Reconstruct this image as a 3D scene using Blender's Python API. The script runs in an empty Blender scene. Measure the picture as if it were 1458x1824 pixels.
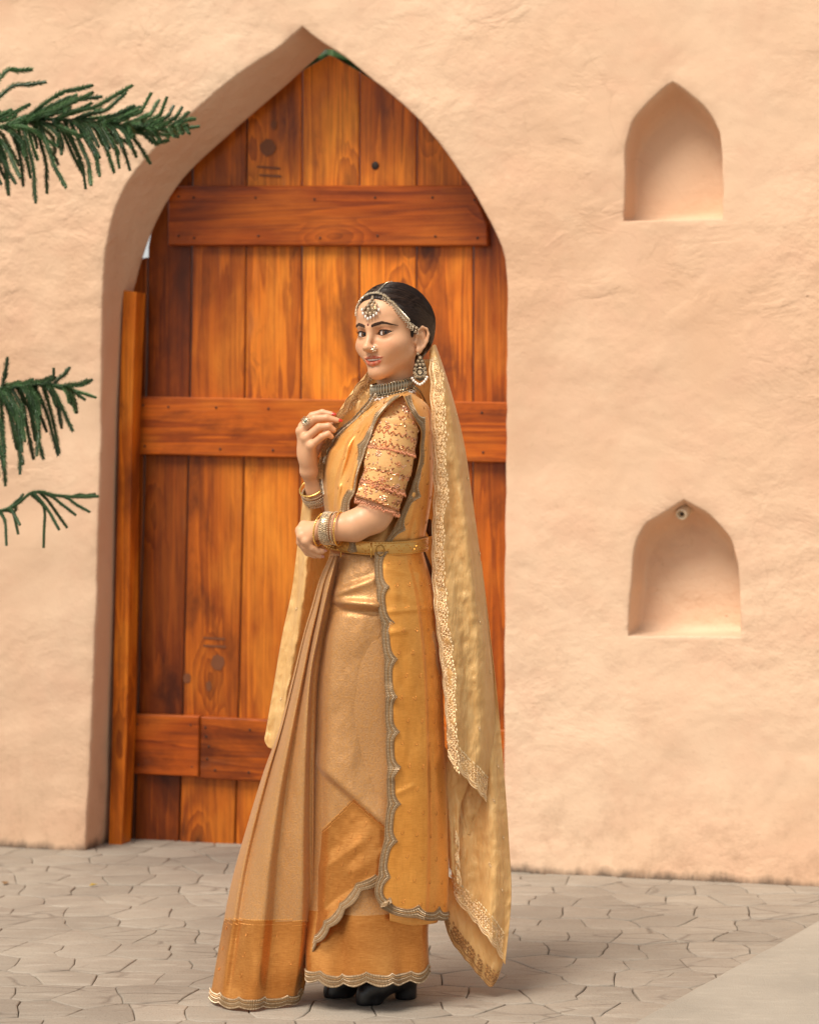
import bpy, bmesh, math, random
import numpy as np
from mathutils import Vector, Matrix
from mathutils.bvhtree import BVHTree
from mathutils.geometry import delaunay_2d_cdt

random.seed(7)
rng = np.random.default_rng(11)
scene = bpy.context.scene
COL = scene.collection

# ------------------------------------------------------------------ camera
F = 4300.0            # focal length in pixels of the 1458 x 1824 photograph
CX, HY = 729.0, 800.0  # principal column and horizon row
CH = 1.31             # camera height
YW = 5.73             # distance of the woman
cam_data = bpy.data.cameras.new('camera')
cam = bpy.data.objects.new('camera', cam_data)
COL.objects.link(cam)
cam.location = (0, 0, CH)
cam.rotation_euler = (math.radians(90), 0, 0)
cam_data.sensor_fit = 'AUTO'
cam_data.sensor_width = 36.0
cam_data.lens = F * 36.0 / 1824.0
cam_data.shift_y = -(912.0 - HY) / 1824.0
cam_data.clip_start = 0.1
cam_data.clip_end = 2000
cam_data.dof.use_dof = True
cam_data.dof.focus_distance = YW - 0.12
cam_data.dof.aperture_fstop = 4.0
scene.camera = cam

# ------------------------------------------------------------------ world and sun
SUN_EL, SUN_AZ = math.radians(56), math.radians(-38)   # azimuth: from behind the camera towards image left
sun_dir = Vector((math.sin(SUN_AZ) * math.cos(SUN_EL), -math.cos(SUN_AZ) * math.cos(SUN_EL), math.sin(SUN_EL)))
world = bpy.data.worlds.new('World')
scene.world = world
world.use_nodes = True
nt = world.node_tree
nt.nodes.clear()
sky = nt.nodes.new('ShaderNodeTexSky')
sky.sky_type = 'NISHITA'
sky.sun_disc = False
sky.sun_elevation = SUN_EL
sky.sun_rotation = math.atan2(sun_dir.x, sun_dir.y)
sky.air_density = 1.0
sky.dust_density = 1.5
sky.ozone_density = 0.5
hsv = nt.nodes.new('ShaderNodeHueSaturation')
hsv.inputs['Saturation'].default_value = 0.22
bg = nt.nodes.new('ShaderNodeBackground')
bg.inputs['Strength'].default_value = 0.0521
wo = nt.nodes.new('ShaderNodeOutputWorld')
nt.links.new(sky.outputs[0], hsv.inputs['Color'])
warm = nt.nodes.new('ShaderNodeMix'); warm.data_type = 'RGBA'; warm.blend_type = 'MULTIPLY'; warm.inputs[0].default_value = 1.0
warm.inputs[7].default_value = (1.0, 0.975, 0.94, 1)   # thin warm overcast
nt.links.new(hsv.outputs[0], warm.inputs[6])
nt.links.new(warm.outputs[2], bg.inputs['Color'])
nt.links.new(bg.outputs[0], wo.inputs['Surface'])
sun_data = bpy.data.lights.new('sun', 'SUN')
sun_data.energy = 1.5
sun_data.angle = math.radians(28)
sun_data.color = (1.0, 0.91, 0.80)
sun = bpy.data.objects.new('sun', sun_data)
COL.objects.link(sun)
sun.rotation_euler = sun_dir.to_track_quat('Z', 'Y').to_euler()
sun.location = sun_dir * 30

scene.view_settings.view_transform = 'Standard'
scene.view_settings.look = 'None'
scene.view_settings.gamma = 1.0
scene.view_settings.use_curve_mapping = False
scene.view_settings.exposure = 1.44
scene.cycles.use_denoising = True
scene.cycles.max_bounces = 8
scene.cycles.transparent_max_bounces = 12
scene.cycles.sample_clamp_indirect = 6.0

# ------------------------------------------------------------------ helpers
def P(px, py, dn=0.0):
    """point at the woman's distance; dn metres nearer to the viewer"""
    Y = YW - dn
    return Vector(((px - CX) / F * Y, Y, CH - (py - HY) / F * Y))

def PY(px, py, Y):
    return Vector(((px - CX) / F * Y, Y, CH - (py - HY) / F * Y))

def tag(o, label=None, cat=None, group=None, kind=None):
    if label: o['label'] = label
    if cat: o['category'] = cat
    if group: o['group'] = group
    if kind: o['kind'] = kind
    return o

def link(o, parent=None):
    COL.objects.link(o)
    if parent is not None:
        o.parent = parent
    return o

def empty(name, loc=(0, 0, 0), parent=None):
    o = bpy.data.objects.new(name, None)
    o.location = loc
    o.empty_display_size = 0.1
    return link(o, parent)

class MB:
    """collects geometry and builds one mesh object"""
    def __init__(self):
        self.v, self.f, self.m, self.c = [], [], [], []
    def add(self, verts, faces, mat=0, col=None):
        b = len(self.v)
        self.v.extend([tuple(p) for p in verts])
        self.f.extend([tuple(i + b for i in fc) for fc in faces])
        self.m.extend([mat] * len(faces))
        self.c.extend([col if col is not None else (1, 1, 1)] * len(verts))
    def grid(self, G, mat=0, close_u=False, col=None, flip=False):
        G = np.asarray(G); n, m = G.shape[:2]
        vs = G.reshape(-1, 3); fs = []
        for i in range(n - 1):
            for j in range(m if close_u else m - 1):
                k = (j + 1) % m
                q = (i * m + j, i * m + k, (i + 1) * m + k, (i + 1) * m + j)
                fs.append(q[::-1] if flip else q)
        self.add(vs, fs, mat, col)
    def tube(self, pts, r, n=6, mat=0, col=None, cap=True, closed=False):
        pts = [Vector(p) for p in pts]; N = len(pts)
        rr = r if hasattr(r, '__len__') else [r] * N
        up = None; rows = []
        for i, p in enumerate(pts):
            if closed:
                t = (pts[(i + 1) % N] - pts[i - 1])
            else:
                t = pts[min(i + 1, N - 1)] - pts[max(i - 1, 0)]
            if t.length < 1e-9: t = Vector((0, 0, 1))
            t.normalize()
            if up is None:
                up = t.orthogonal().normalized()
            else:
                up = (up - t * up.dot(t))
                if up.length < 1e-6: up = t.orthogonal()
                up.normalize()
            b = t.cross(up)
            rows.append([p + (up * math.cos(2 * math.pi * k / n) + b * math.sin(2 * math.pi * k / n)) * rr[i] for k in range(n)])
        if closed: rows.append(rows[0])
        b0 = len(self.v)
        self.grid([[tuple(q) for q in row] for row in rows], mat, True, col)
        if cap and not closed:
            L = len(rows)
            self.f.append(tuple(b0 + k for k in range(n))[::-1]); self.m.append(mat)
            self.f.append(tuple(b0 + (L - 1) * n + k for k in range(n))); self.m.append(mat)
    def ball(self, c, r, mat=0, col=None, seg=8, rings=5, axes=None):
        c = Vector(c)
        rx, ry, rz = (r, r, r) if not hasattr(r, '__len__') else r
        A = axes if axes is not None else (Vector((1, 0, 0)), Vector((0, 1, 0)), Vector((0, 0, 1)))
        vs = [c + A[2] * rz]; fs = []
        for i in range(1, rings):
            a = math.pi * i / rings
            for k in range(seg):
                b = 2 * math.pi * k / seg
                vs.append(c + A[0] * (rx * math.sin(a) * math.cos(b)) + A[1] * (ry * math.sin(a) * math.sin(b)) + A[2] * (rz * math.cos(a)))
        vs.append(c - A[2] * rz)
        for k in range(seg):
            fs.append((0, 1 + k, 1 + (k + 1) % seg))
        for i in range(rings - 2):
            for k in range(seg):
                a0 = 1 + i * seg + k; a1 = 1 + i * seg + (k + 1) % seg
                fs.append((a0, a0 + seg, a1 + seg, a1))
        L = len(vs) - 1; s0 = 1 + (rings - 2) * seg
        for k in range(seg):
            fs.append((s0 + k, L, s0 + (k + 1) % seg))
        self.add(vs, fs, mat, col)
    def gem(self, c, n, t, b, h, w, l, mat=0, col=None):
        """small faceted leaf or bead: n normal, t length axis, b width axis"""
        c = Vector(c)
        self.add([c + t * l, c + b * w, c - t * l, c - b * w, c + n * h, c - n * h * 0.4],
                 [(0, 1, 4), (1, 2, 4), (2, 3, 4), (3, 0, 4), (1, 0, 5), (2, 1, 5), (3, 2, 5), (0, 3, 5)], mat, col)
    def box(self, lo, hi, mat=0, bev=0.0):
        x0, y0, z0 = lo; x1, y1, z1 = hi
        if bev <= 0:
            self.add([(x0, y0, z0), (x1, y0, z0), (x1, y1, z0), (x0, y1, z0), (x0, y0, z1), (x1, y0, z1), (x1, y1, z1), (x0, y1, z1)],
                     [(3, 2, 1, 0), (4, 5, 6, 7), (0, 1, 5, 4), (1, 2, 6, 5), (2, 3, 7, 6), (3, 0, 4, 7)], mat)
    def build(self, name, mats, parent=None, smooth=True, matrix=None, autosmooth=None, merge=False):
        me = bpy.data.meshes.new(name)
        me.from_pydata(self.v, [], self.f)
        if not isinstance(mats, (list, tuple)): mats = [mats]
        for m in mats: me.materials.append(m)
        me.polygons.foreach_set('material_index', self.m)
        me.polygons.foreach_set('use_smooth', [smooth] * len(self.f))
        ca = me.color_attributes.new('tint', 'FLOAT_COLOR', 'POINT')
        arr = np.ones((len(self.v), 4), dtype=np.float32)
        arr[:, :3] = np.array(self.c, dtype=np.float32).reshape(-1, 3)
        ca.data.foreach_set('color', arr.ravel())
        if merge:
            bm = bmesh.new(); bm.from_mesh(me)
            bmesh.ops.remove_doubles(bm, verts=bm.verts, dist=1e-5)
            bm.to_mesh(me); bm.free()
        me.update()
        o = bpy.data.objects.new(name, me)
        link(o, parent)
        if matrix is not None: o.matrix_world = matrix
        return o

def solidify(o, th, offset=0):
    m = o.modifiers.new('thickness', 'SOLIDIFY'); m.thickness = th; m.offset = offset
    return o

def catmull(pts, n):
    """resample a polyline with a Catmull-Rom spline, n points, even by chord length"""
    p = np.asarray(pts, dtype=float)
    if len(p) == 2:
        t = np.linspace(0, 1, n)[:, None]
        return p[0] * (1 - t) + p[1] * t
    q = np.vstack([2 * p[0] - p[1], p, 2 * p[-1] - p[-2]])
    out = []
    for i in range(1, len(q) - 2):
        t = np.linspace(0, 1, 24, endpoint=False)[:, None]
        p0, p1, p2, p3 = q[i - 1], q[i], q[i + 1], q[i + 2]
        out.append(0.5 * ((2 * p1) + (-p0 + p2) * t + (2 * p0 - 5 * p1 + 4 * p2 - p3) * t * t + (-p0 + 3 * p1 - 3 * p2 + p3) * t ** 3))
    out.append(p[-1:])
    c = np.vstack(out)
    s = np.concatenate([[0], np.cumsum(np.linalg.norm(np.diff(c[:, :min(2, c.shape[1])], axis=0), axis=1) + 1e-9)])
    u = np.linspace(0, s[-1], n)
    return np.stack([np.interp(u, s, c[:, k]) for k in range(c.shape[1])], axis=1)

def spline_u(cols, n):
    """interpolate across columns (array k x rows x 3) to n columns, uniform parameter"""
    p = np.asarray(cols, dtype=float); k = len(p)
    q = np.concatenate([[2 * p[0] - p[1]], p, [2 * p[-1] - p[-2]]])
    out = []
    for s in np.linspace(0, k - 1, n):
        i = min(int(s), k - 2); t = s - i; i += 1
        p0, p1, p2, p3 = q[i - 1], q[i], q[i + 1], q[i + 2]
        out.append(0.5 * ((2 * p1) + (-p0 + p2) * t + (2 * p0 - 5 * p1 + 4 * p2 - p3) * t * t + (-p0 + 3 * p1 - 3 * p2 + p3) * t ** 3))
    return np.stack(out, axis=0)

def vnoise(x, y, z=0.0, seed=0):
    """smooth value noise, numpy arrays allowed"""
    x = np.asarray(x, float); y = np.asarray(y, float); z = np.asarray(z, float) + 0 * x
    xi, yi, zi = np.floor(x).astype(np.int64), np.floor(y).astype(np.int64), np.floor(z).astype(np.int64)
    fx, fy, fz = x - xi, y - yi, z - zi
    fx, fy, fz = fx * fx * (3 - 2 * fx), fy * fy * (3 - 2 * fy), fz * fz * (3 - 2 * fz)
    def h(a, b, c):
        n = (a * 374761393 + b * 668265263 + c * 2147483647 + seed * 974711) & 0xFFFFFFFF
        n = ((n ^ (n >> 13)) * 1274126177) & 0xFFFFFFFF
        return ((n ^ (n >> 16)) & 0xFFFF) / 32767.5 - 1.0
    r = 0
    for a in (0, 1):
        for b in (0, 1):
            for c in (0, 1):
                w = (fx if a else 1 - fx) * (fy if b else 1 - fy) * (fz if c else 1 - fz)
                r = r + w * h(xi + a, yi + b, zi + c)
    return r

# ------------------------------------------------------------------ materials
class NT:
    def __init__(self, name):
        self.m = bpy.data.materials.new(name); self.m.use_nodes = True
        self.t = self.m.node_tree; self.t.nodes.clear()
        self.out = self.n('ShaderNodeOutputMaterial')
        self.b = self.n('ShaderNodeBsdfPrincipled')
        self.l(self.b.outputs[0], self.out.inputs['Surface'])
        self._co = None
    def n(self, kind, **kw):
        nd = self.t.nodes.new(kind)
        for k, v in kw.items(): setattr(nd, k, v)
        return nd
    def l(self, a, b): self.t.links.new(a, b)
    def setv(self, node, name, v):
        if hasattr(v, 'links') or isinstance(v, bpy.types.NodeSocket): self.l(v, node.inputs[name])
        else: node.inputs[name].default_value = v
    def coords(self, scale=(1, 1, 1), rot=(0, 0, 0), loc=(0, 0, 0), rand=False, kind='Object'):
        tc = self.n('ShaderNodeTexCoord'); mp = self.n('ShaderNodeMapping')
        mp.inputs['Scale'].default_value = scale; mp.inputs['Rotation'].default_value = rot
        mp.inputs['Location'].default_value = loc
        src = tc.outputs[kind]
        if rand:
            oi = self.n('ShaderNodeObjectInfo'); vm = self.n('ShaderNodeVectorMath', operation='SCALE')
            cx = self.n('ShaderNodeCombineXYZ')
            for i in range(3): self.l(oi.outputs['Random'], cx.inputs[i])
            self.l(cx.outputs[0], vm.inputs[0]); vm.inputs['Scale'].default_value = 37.0
            ad = self.n('ShaderNodeVectorMath', operation='ADD')
            self.l(src, ad.inputs[0]); self.l(vm.outputs[0], ad.inputs[1]); src = ad.outputs[0]
        self.l(src, mp.inputs['Vector'])
        return mp.outputs[0]
    def noise(self, vec, scale, detail=4, rough=0.55, dist=0.0):
        nd = self.n('ShaderNodeTexNoise'); self.l(vec, nd.inputs['Vector'])
        nd.inputs['Scale'].default_value = scale; nd.inputs['Detail'].default_value = detail
        nd.inputs['Roughness'].default_value = rough; nd.inputs['Distortion'].default_value = dist
        return nd.outputs['Fac']
    def voro(self, vec, scale, feature='F1', out='Distance', rnd=1.0):
        nd = self.n('ShaderNodeTexVoronoi'); nd.feature = feature; self.l(vec, nd.inputs['Vector'])
        nd.inputs['Scale'].default_value = scale; nd.inputs['Randomness'].default_value = rnd
        return nd.outputs[out]
    def wave(self, vec, scale, dist=0, detail=2, dscale=1.0, kind='BANDS', dirn='X'):
        nd = self.n('ShaderNodeTexWave'); nd.wave_type = kind
        if kind == 'BANDS': nd.bands_direction = dirn
        self.l(vec, nd.inputs['Vector']); nd.inputs['Scale'].default_value = scale
        nd.inputs['Distortion'].default_value = dist; nd.inputs['Detail'].default_value = detail
        nd.inputs['Detail Scale'].default_value = dscale
        return nd.outputs['Fac']
    def ramp(self, fac, stops, interp='LINEAR'):
        nd = self.n('ShaderNodeValToRGB'); nd.color_ramp.interpolation = interp
        el = nd.color_ramp.elements
        while len(el) < len(stops): el.new(0.5)
        for e, (p, c) in zip(el, stops):
            e.position = p
            e.color = (c, c, c, 1) if not hasattr(c, '__len__') else (*c, 1)
        self.l(fac, nd.inputs[0]); return nd.outputs[0]
    def mix(self, a, b, fac, mode='MIX'):
        nd = self.n('ShaderNodeMix', data_type='RGBA', blend_type=mode)
        for nm, v in ((0, fac), (6, a), (7, b)):
            if isinstance(v, bpy.types.NodeSocket): self.l(v, nd.inputs[nm])
            elif nm == 0: nd.inputs[0].default_value = v
            else: nd.inputs[nm].default_value = (*v, 1) if len(v) == 3 else v
        return nd.outputs[2]
    def math(self, op, a, b=0.0, clamp=False):
        nd = self.n('ShaderNodeMath', operation=op); nd.use_clamp = clamp
        for i, v in enumerate((a, b)):
            if isinstance(v, bpy.types.NodeSocket): self.l(v, nd.inputs[i])
            else: nd.inputs[i].default_value = v
        return nd.outputs[0]
    def bump(self, h, strength=0.3, dist=0.01, normal=None):
        nd = self.n('ShaderNodeBump'); self.l(h, nd.inputs['Height'])
        nd.inputs['Strength'].default_value = strength; nd.inputs['Distance'].default_value = dist
        if normal is not None: self.l(normal, nd.inputs['Normal'])
        return nd.outputs[0]
    def attr(self, name='tint'):
        nd = self.n('ShaderNodeAttribute'); nd.attribute_name = name; return nd.outputs['Color']
    def ocol(self):
        return self.n('ShaderNodeObjectInfo').outputs['Color']
    def fin(self, color=None, rough=0.6, normal=None, **kw):
        if color is not None:
            if isinstance(color, bpy.types.NodeSocket): self.l(color, self.b.inputs['Base Color'])
            else: self.b.inputs['Base Color'].default_value = (*color, 1)
        self.setv(self.b, 'Roughness', rough)
        if normal is not None: self.l(normal, self.b.inputs['Normal'])
        for k, v in kw.items():
            self.setv(self.b, k.replace('_', ' '), v)
        return self.m

M = {}
def mat_plaster():
    s = NT('plaster')
    co = s.coords()
    big = s.noise(co, 0.9, 4, 0.55, 0.3)
    mid = s.noise(co, 5.0, 6, 0.62, 0.5)
    fine = s.noise(co, 42, 5, 0.6)
    base = s.mix((0.665, 0.425, 0.270), (0.755, 0.540, 0.370), s.ramp(big, [(0.35, 0.0), (0.66, 1.0)]))
    pink = s.mix(base, (0.69, 0.42, 0.28), s.ramp(mid, [(0.45, 0.0), (0.75, 0.55)]))
    fl = s.mix(pink, (0.50, 0.31, 0.19), s.ramp(fine, [(0.60, 0.0), (0.78, 0.35)]))
    # scuffed pits
    pit = s.ramp(s.voro(s.coords(scale=(1, 1, 1.4)), 9.0), [(0.02, 1.0), (0.06, 0.0)])
    pitm = s.math('MULTIPLY', pit, s.ramp(s.noise(co, 3.1, 3), [(0.5, 0.0), (0.6, 0.8)]))
    fl = s.mix(fl, (0.42, 0.26, 0.16), pitm)
    # damp dark line at the foot of the wall
    sep = s.n('ShaderNodeSeparateXYZ'); s.l(co, sep.inputs[0])
    edge = s.math('ADD', sep.outputs['Z'], s.math('MULTIPLY', s.math('SUBTRACT', s.noise(s.coords(scale=(1, 1, .35)), 7, 6, .7), 0.5), 0.11))
    stain = s.ramp(edge, [(0.0, 0.9), (0.028, 0.0)])
    fl = s.mix(fl, (0.10, 0.075, 0.055), stain)
    # trowel relief: soft lumps, torn ridges, grit
    lump = s.noise(co, 3.4, 3, 0.5, 0.2)
    tear = s.noise(s.coords(scale=(1.0, 1.0, 1.7), rot=(0, 0.30, 0)), 4.6, 4, 0.55, 0.5)
    rid = s.math('ABSOLUTE', s.math('SUBTRACT', tear, 0.5))
    rid = s.ramp(rid, [(0.0, 1.0), (0.07, 0.0)])
    rmask = s.ramp(s.noise(s.coords(loc=(4, 2, 9)), 2.3, 3), [(0.52, 0.0), (0.66, 1.0)])
    rid = s.math('MULTIPLY', rid, rmask)
    fl = s.mix(fl, (0.46, 0.28, 0.165), s.math('MULTIPLY', rid, 0.10))
    mid2 = s.noise(co, 13, 4, 0.6)
    nzc = s.n('ShaderNodeTexNoise'); s.l(co, nzc.inputs['Vector']); nzc.inputs['Scale'].default_value = 3.0; nzc.inputs['Detail'].default_value = 5
    scl = s.n('ShaderNodeVectorMath', operation='SCALE'); s.l(nzc.outputs['Color'], scl.inputs[0]); scl.inputs['Scale'].default_value = 0.55
    adv = s.n('ShaderNodeVectorMath', operation='ADD'); s.l(s_map(s, co, (1.0, 1.0, 0.55)), adv.inputs[0]); s.l(scl.outputs[0], adv.inputs[1])
    ck = s.n('ShaderNodeTexVoronoi'); ck.feature = 'DISTANCE_TO_EDGE'; s.l(adv.outputs[0], ck.inputs['Vector']); ck.inputs['Scale'].default_value = 1.15
    crack = s.math('MULTIPLY', s.ramp(ck.outputs['Distance'], [(0.0, 1.0), (0.006, 0.0)]), s.ramp(s.noise(s.coords(loc=(7, 7, 1)), 1.7, 3), [(0.48, 0.0), (0.58, 1.0)]))
    fl = s.mix(fl, (0.36, 0.21, 0.125), s.math('MULTIPLY', crack, 0.15))
    patch = s.ramp(s.noise(s.coords(loc=(2, 8, 3)), 2.1, 5, 0.65, 0.8), [(0.54, 0.0), (0.60, 1.0)])
    fl = s.mix(fl, (0.77, 0.55, 0.37), s.math('MULTIPLY', patch, 0.22))
    splash = s.math('MULTIPLY', s.ramp(sep.outputs['Z'], [(0.0, 1.0), (0.42, 0.0)]), s.ramp(s.noise(s.coords(loc=(5, 1, 2)), 11, 6, 0.72), [(0.48, 0.0), (0.72, 0.65)]))
    fl = s.mix(fl, (0.40, 0.245, 0.15), splash)
    rough_m = s.ramp(s.noise(s.coords(loc=(9, 4, 6)), 1.3, 3, 0.5), [(0.40, 0.15), (0.62, 1.0)])
    h = s.math('ADD', s.math('MULTIPLY', lump, 1.2), s.math('MULTIPLY', s.math('MULTIPLY', mid2, 0.62), rough_m))
    h = s.math('ADD', h, s.math('MULTIPLY', s.math('MULTIPLY', tear, 0.75), rough_m))
    h = s.math('ADD', h, s.math('MULTIPLY', fine, 0.06))
    h = s.math('SUBTRACT', h, s.math('ADD', s.math('MULTIPLY', pitm, 0.14), s.math('MULTIPLY', rid, 0.07)))
    return s.fin(fl, 0.85, s.bump(h, 0.60, 0.026), Specular_IOR_Level=0.25)

def mat_wood(name, horiz=False):
    s = NT(name)
    if horiz:
        co = s.coords(scale=(0.055, 1, 1.0), rand=True); cg = s.coords(scale=(0.03, 1, 1.0), rand=True)
        ck = s.coords(scale=(0.5, 1, 1.0), rand=True)
    else:
        co = s.coords(scale=(1.0, 1, 0.055), rand=True); cg = s.coords(scale=(1.0, 1, 0.03), rand=True)
        ck = s.coords(scale=(1.0, 1, 0.42), rand=True)
    # growth rings bent by knots
    kn = s.voro(ck, 4.6)
    kmask = s.ramp(kn, [(0.0, 1.0), (0.30, 0.0)])
    warp = s.math('MULTIPLY', kmask, 2.2)
    n1 = s.noise(co, 11.0, 3, 0.5, 0.25)
    ringv = s.math('ADD', s.math('MULTIPLY', n1, 6.5), s.math('MULTIPLY', warp, 1.6))
    ring = s.math('FRACT', ringv)
    ringc = s.ramp(ring, [(0.0, 0.25), (0.75, 0.85), (0.93, 1.0), (1.0, 0.25)])
    fine = s.noise(cg, 130.0, 3, 0.6)
    mott = s.noise(s.coords(scale=(1, 1, 0.45) if not horiz else (0.45, 1, 1), rand=True), 5.2, 5, 0.6, 0.4)
    tone = s.mix((0.30, 0.056, 0.005), (0.78, 0.205, 0.014), ringc)
    tone = s.mix(tone, (0.96, 0.33, 0.030), s.ramp(mott, [(0.5, 0.0), (0.72, 0.7)]))
    tone = s.mix(tone, (0.11, 0.022, 0.005), s.ramp(mott, [(0.32, 0.85), (0.48, 0.0)]))
    tone = s.mix(tone, (0.17, 0.035, 0.007), s.ramp(fine, [(0.46, 0.0), (0.74, 0.6)]))
    knot = s.ramp(kn, [(0.035, 1.0), (0.09, 0.55), (0.16, 0.0)])
    ksel = s.ramp(s.noise(s.coords(rand=True, scale=(1, 1, .6)), 2.6, 1), [(0.47, 0.0), (0.52, 1.0)])
    tone = s.mix(tone, (0.075, 0.02, 0.006), s.math('MULTIPLY', knot, ksel))
    # dark swirling burl figure
    burl = s.noise(s.coords(scale=(1, 1, 0.55) if not horiz else (0.55, 1, 1), rand=True, loc=(1, 4, 2)), 11, 6, 0.7, 2.2)
    bm_ = s.ramp(s.noise(s.coords(rand=True, scale=(1, 1, .5) if not horiz else (.5, 1, 1), loc=(8, 3, 5)), 3.4, 2), [(0.55, 0.0), (0.68, 1.0)])
    tone = s.mix(tone, (0.13, 0.028, 0.008), s.math('MULTIPLY', s.ramp(burl, [(0.50, 0.0), (0.66, 0.7)]), bm_))
    # worn, greyed streaks
    wear = s.ramp(s.noise(s.coords(scale=(1, 1, 0.16) if not horiz else (0.16, 1, 1), rand=True, loc=(3, 1, 7)), 14, 5, 0.7), [(0.62, 0.0), (0.80, 0.45)])
    tone = s.mix(tone, (0.40, 0.20, 0.11), wear)
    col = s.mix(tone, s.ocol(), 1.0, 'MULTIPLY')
    h = s.math('ADD', s.math('MULTIPLY', fine, 0.5), s.math('MULTIPLY', ring, 0.35))
    rg = s.ramp(mott, [(0.2, 0.30), (0.8, 0.52)])
    return s.fin(col, rg, s.bump(h, 0.25, 0.004), Specular_IOR_Level=0.28, Coat_Weight=0.06, Coat_Roughness=0.3)

def mat_paving():
    s = NT('paving')
    co = s.coords(kind='Generated'); 
    wc = s.n('ShaderNodeNewGeometry').outputs['Position']
    mp = s.n('ShaderNodeMapping'); s.l(wc, mp.inputs['Vector']); w = mp.outputs[0]
    big = s.noise(w, 1.3, 4, 0.6, 0.4); mid = s.noise(w, 9, 6, 0.65); fine = s.noise(w, 160, 3, 0.7)
    st = s.noise(s_map(s, wc, (1.0, 5.0, 1.0)), 5.5, 5, 0.6)
    c = s.mix((0.265, 0.220, 0.175), (0.385, 0.335, 0.270), s.ramp(big, [(0.3, 0.0), (0.7, 1.0)]))
    c = s.mix(c, (0.25, 0.205, 0.165), s.ramp(mid, [(0.52, 0.0), (0.78, 0.6)]))
    c = s.mix(c, (0.50, 0.445, 0.37), s.ramp(st, [(0.55, 0.0), (0.8, 0.7)]))
    c = s.mix(c, (0.14, 0.11, 0.085), s.ramp(fine, [(0.56, 0.0), (0.76, 0.7)]))
    crk = s.n('ShaderNodeTexVoronoi'); crk.feature = 'DISTANCE_TO_EDGE'
    dv = s.n('ShaderNodeVectorMath', operation='ADD'); nz = s.n('ShaderNodeTexNoise'); s.l(w, nz.inputs['Vector']); nz.inputs['Scale'].default_value = 9.0; nz.inputs['Detail'].default_value = 3
    ns = s.n('ShaderNodeVectorMath', operation='SCALE'); s.l(nz.outputs['Color'], ns.inputs[0]); ns.inputs['Scale'].default_value = 0.10
    s.l(s_map(s, wc, (2.0, 7.0, 1.0)), dv.inputs[0]); s.l(ns.outputs[0], dv.inputs[1]); s.l(dv.outputs[0], crk.inputs['Vector']); crk.inputs['Scale'].default_value = 1.5
    cl = s.math('MULTIPLY', s.ramp(crk.outputs['Distance'], [(0.0, 1.0), (0.035, 0.0)]), s.ramp(s.noise(w, 3.0, 3), [(0.48, 0.0), (0.60, 0.75)]))
    c = s.mix(c, (0.12, 0.09, 0.07), s.math('MULTIPLY', cl, 0.7))
    oi = s.n('ShaderNodeObjectInfo')
    c = s.mix(c, s.ramp(oi.outputs['Random'], [(0.0, 0.88), (1.0, 1.08)]), 1.0, 'MULTIPLY')
    h = s.math('ADD', s.math('MULTIPLY', st, 0.8), s.math('ADD', s.math('MULTIPLY', mid, 0.4), s.math('MULTIPLY', fine, 0.25)))
    h = s.math('SUBTRACT', h, s.math('MULTIPLY', cl, 0.5))
    return s.fin(c, 0.8, s.bump(h, 0.55, 0.012), Specular_IOR_Level=0.3)

def s_map(s, vec, scale):
    mp = s.n('ShaderNodeMapping'); mp.inputs['Scale'].default_value = scale
    s.l(vec, mp.inputs['Vector']); return mp.outputs[0]

def mat_concrete(name, a, b, bumpd=0.006):
    s = NT(name)
    w = s.n('ShaderNodeNewGeometry').outputs['Position']
    big = s.noise(w, 2.2, 5, 0.6, 0.3); fine = s.noise(w, 190, 3, 0.7); mid = s.noise(s_map(s, w, (1, 3, 1)), 11, 5, 0.6)
    c = s.mix(a, b, s.ramp(big, [(0.3, 0.0), (0.7, 1.0)]))
    c = s.mix(c, tuple(x * 0.55 for x in a), s.ramp(fine, [(0.6, 0.0), (0.8, 0.5)]))
    c = s.mix(c, tuple(min(1, x * 1.2) for x in b), s.ramp(mid, [(0.55, 0.0), (0.8, 0.5)]))
    h = s.math('ADD', s.math('MULTIPLY', mid, 0.7), s.math('MULTIPLY', fine, 0.35))
    return s.fin(c, 0.82, s.bump(h, 0.5, bumpd), Specular_IOR_Level=0.3)

def mat_plain(name, col, rough=0.5, metal=0.0, tint=False, **kw):
    s = NT(name)
    c = s.mix(s.attr(), (*col, 1), 1.0, 'MULTIPLY') if tint else None
    n = s.noise(s.coords(), 60, 3)
    base = c if c is not None else s.mix(tuple(x * 0.85 for x in col), tuple(min(1, x * 1.1) for x in col), n)
    return s.fin(base, rough, Metallic=metal, **kw)

def mat_leaf(name, a, b):
    s = NT(name)
    n = s.noise(s.coords(), 16, 3)
    c = s.mix(a, b, s.ramp(n, [(0.3, 0.0), (0.7, 1.0)]))
    c = s.mix(c, s.attr(), 1.0, 'MULTIPLY')
    return s.fin(c, 0.45, Specular_IOR_Level=0.45)

M['plaster'] = mat_plaster()
M['wood_v'] = mat_wood('wood_upright'); M['wood_h'] = mat_wood('wood_level', True)
M['paving'] = mat_paving()
M['joint'] = mat_concrete('joint_earth', (0.09, 0.07, 0.055), (0.15, 0.12, 0.095))
M['slab'] = mat_concrete('slab_concrete', (0.30, 0.268, 0.22), (0.40, 0.358, 0.295), 0.012)
M['ground'] = mat_concrete('ground_earth', (0.27, 0.22, 0.17), (0.36, 0.30, 0.23))
M['needle'] = mat_leaf('pine_needle', (0.034, 0.085, 0.036), (0.085, 0.17, 0.068))
M['bark'] = mat_plain('bark', (0.12, 0.075, 0.045), 0.85)
M['leaf'] = mat_leaf('broad_leaf', (0.03, 0.075, 0.02), (0.07, 0.13, 0.04))
M['iron'] = mat_plain('dark_iron', (0.05, 0.035, 0.028), 0.55, 0.6)
M['cream_plastic'] = mat_plain('cream_plastic', (0.72, 0.56, 0.38), 0.45)
M['black'] = mat_plain('black_hole', (0.01, 0.009, 0.008), 0.8)

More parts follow.
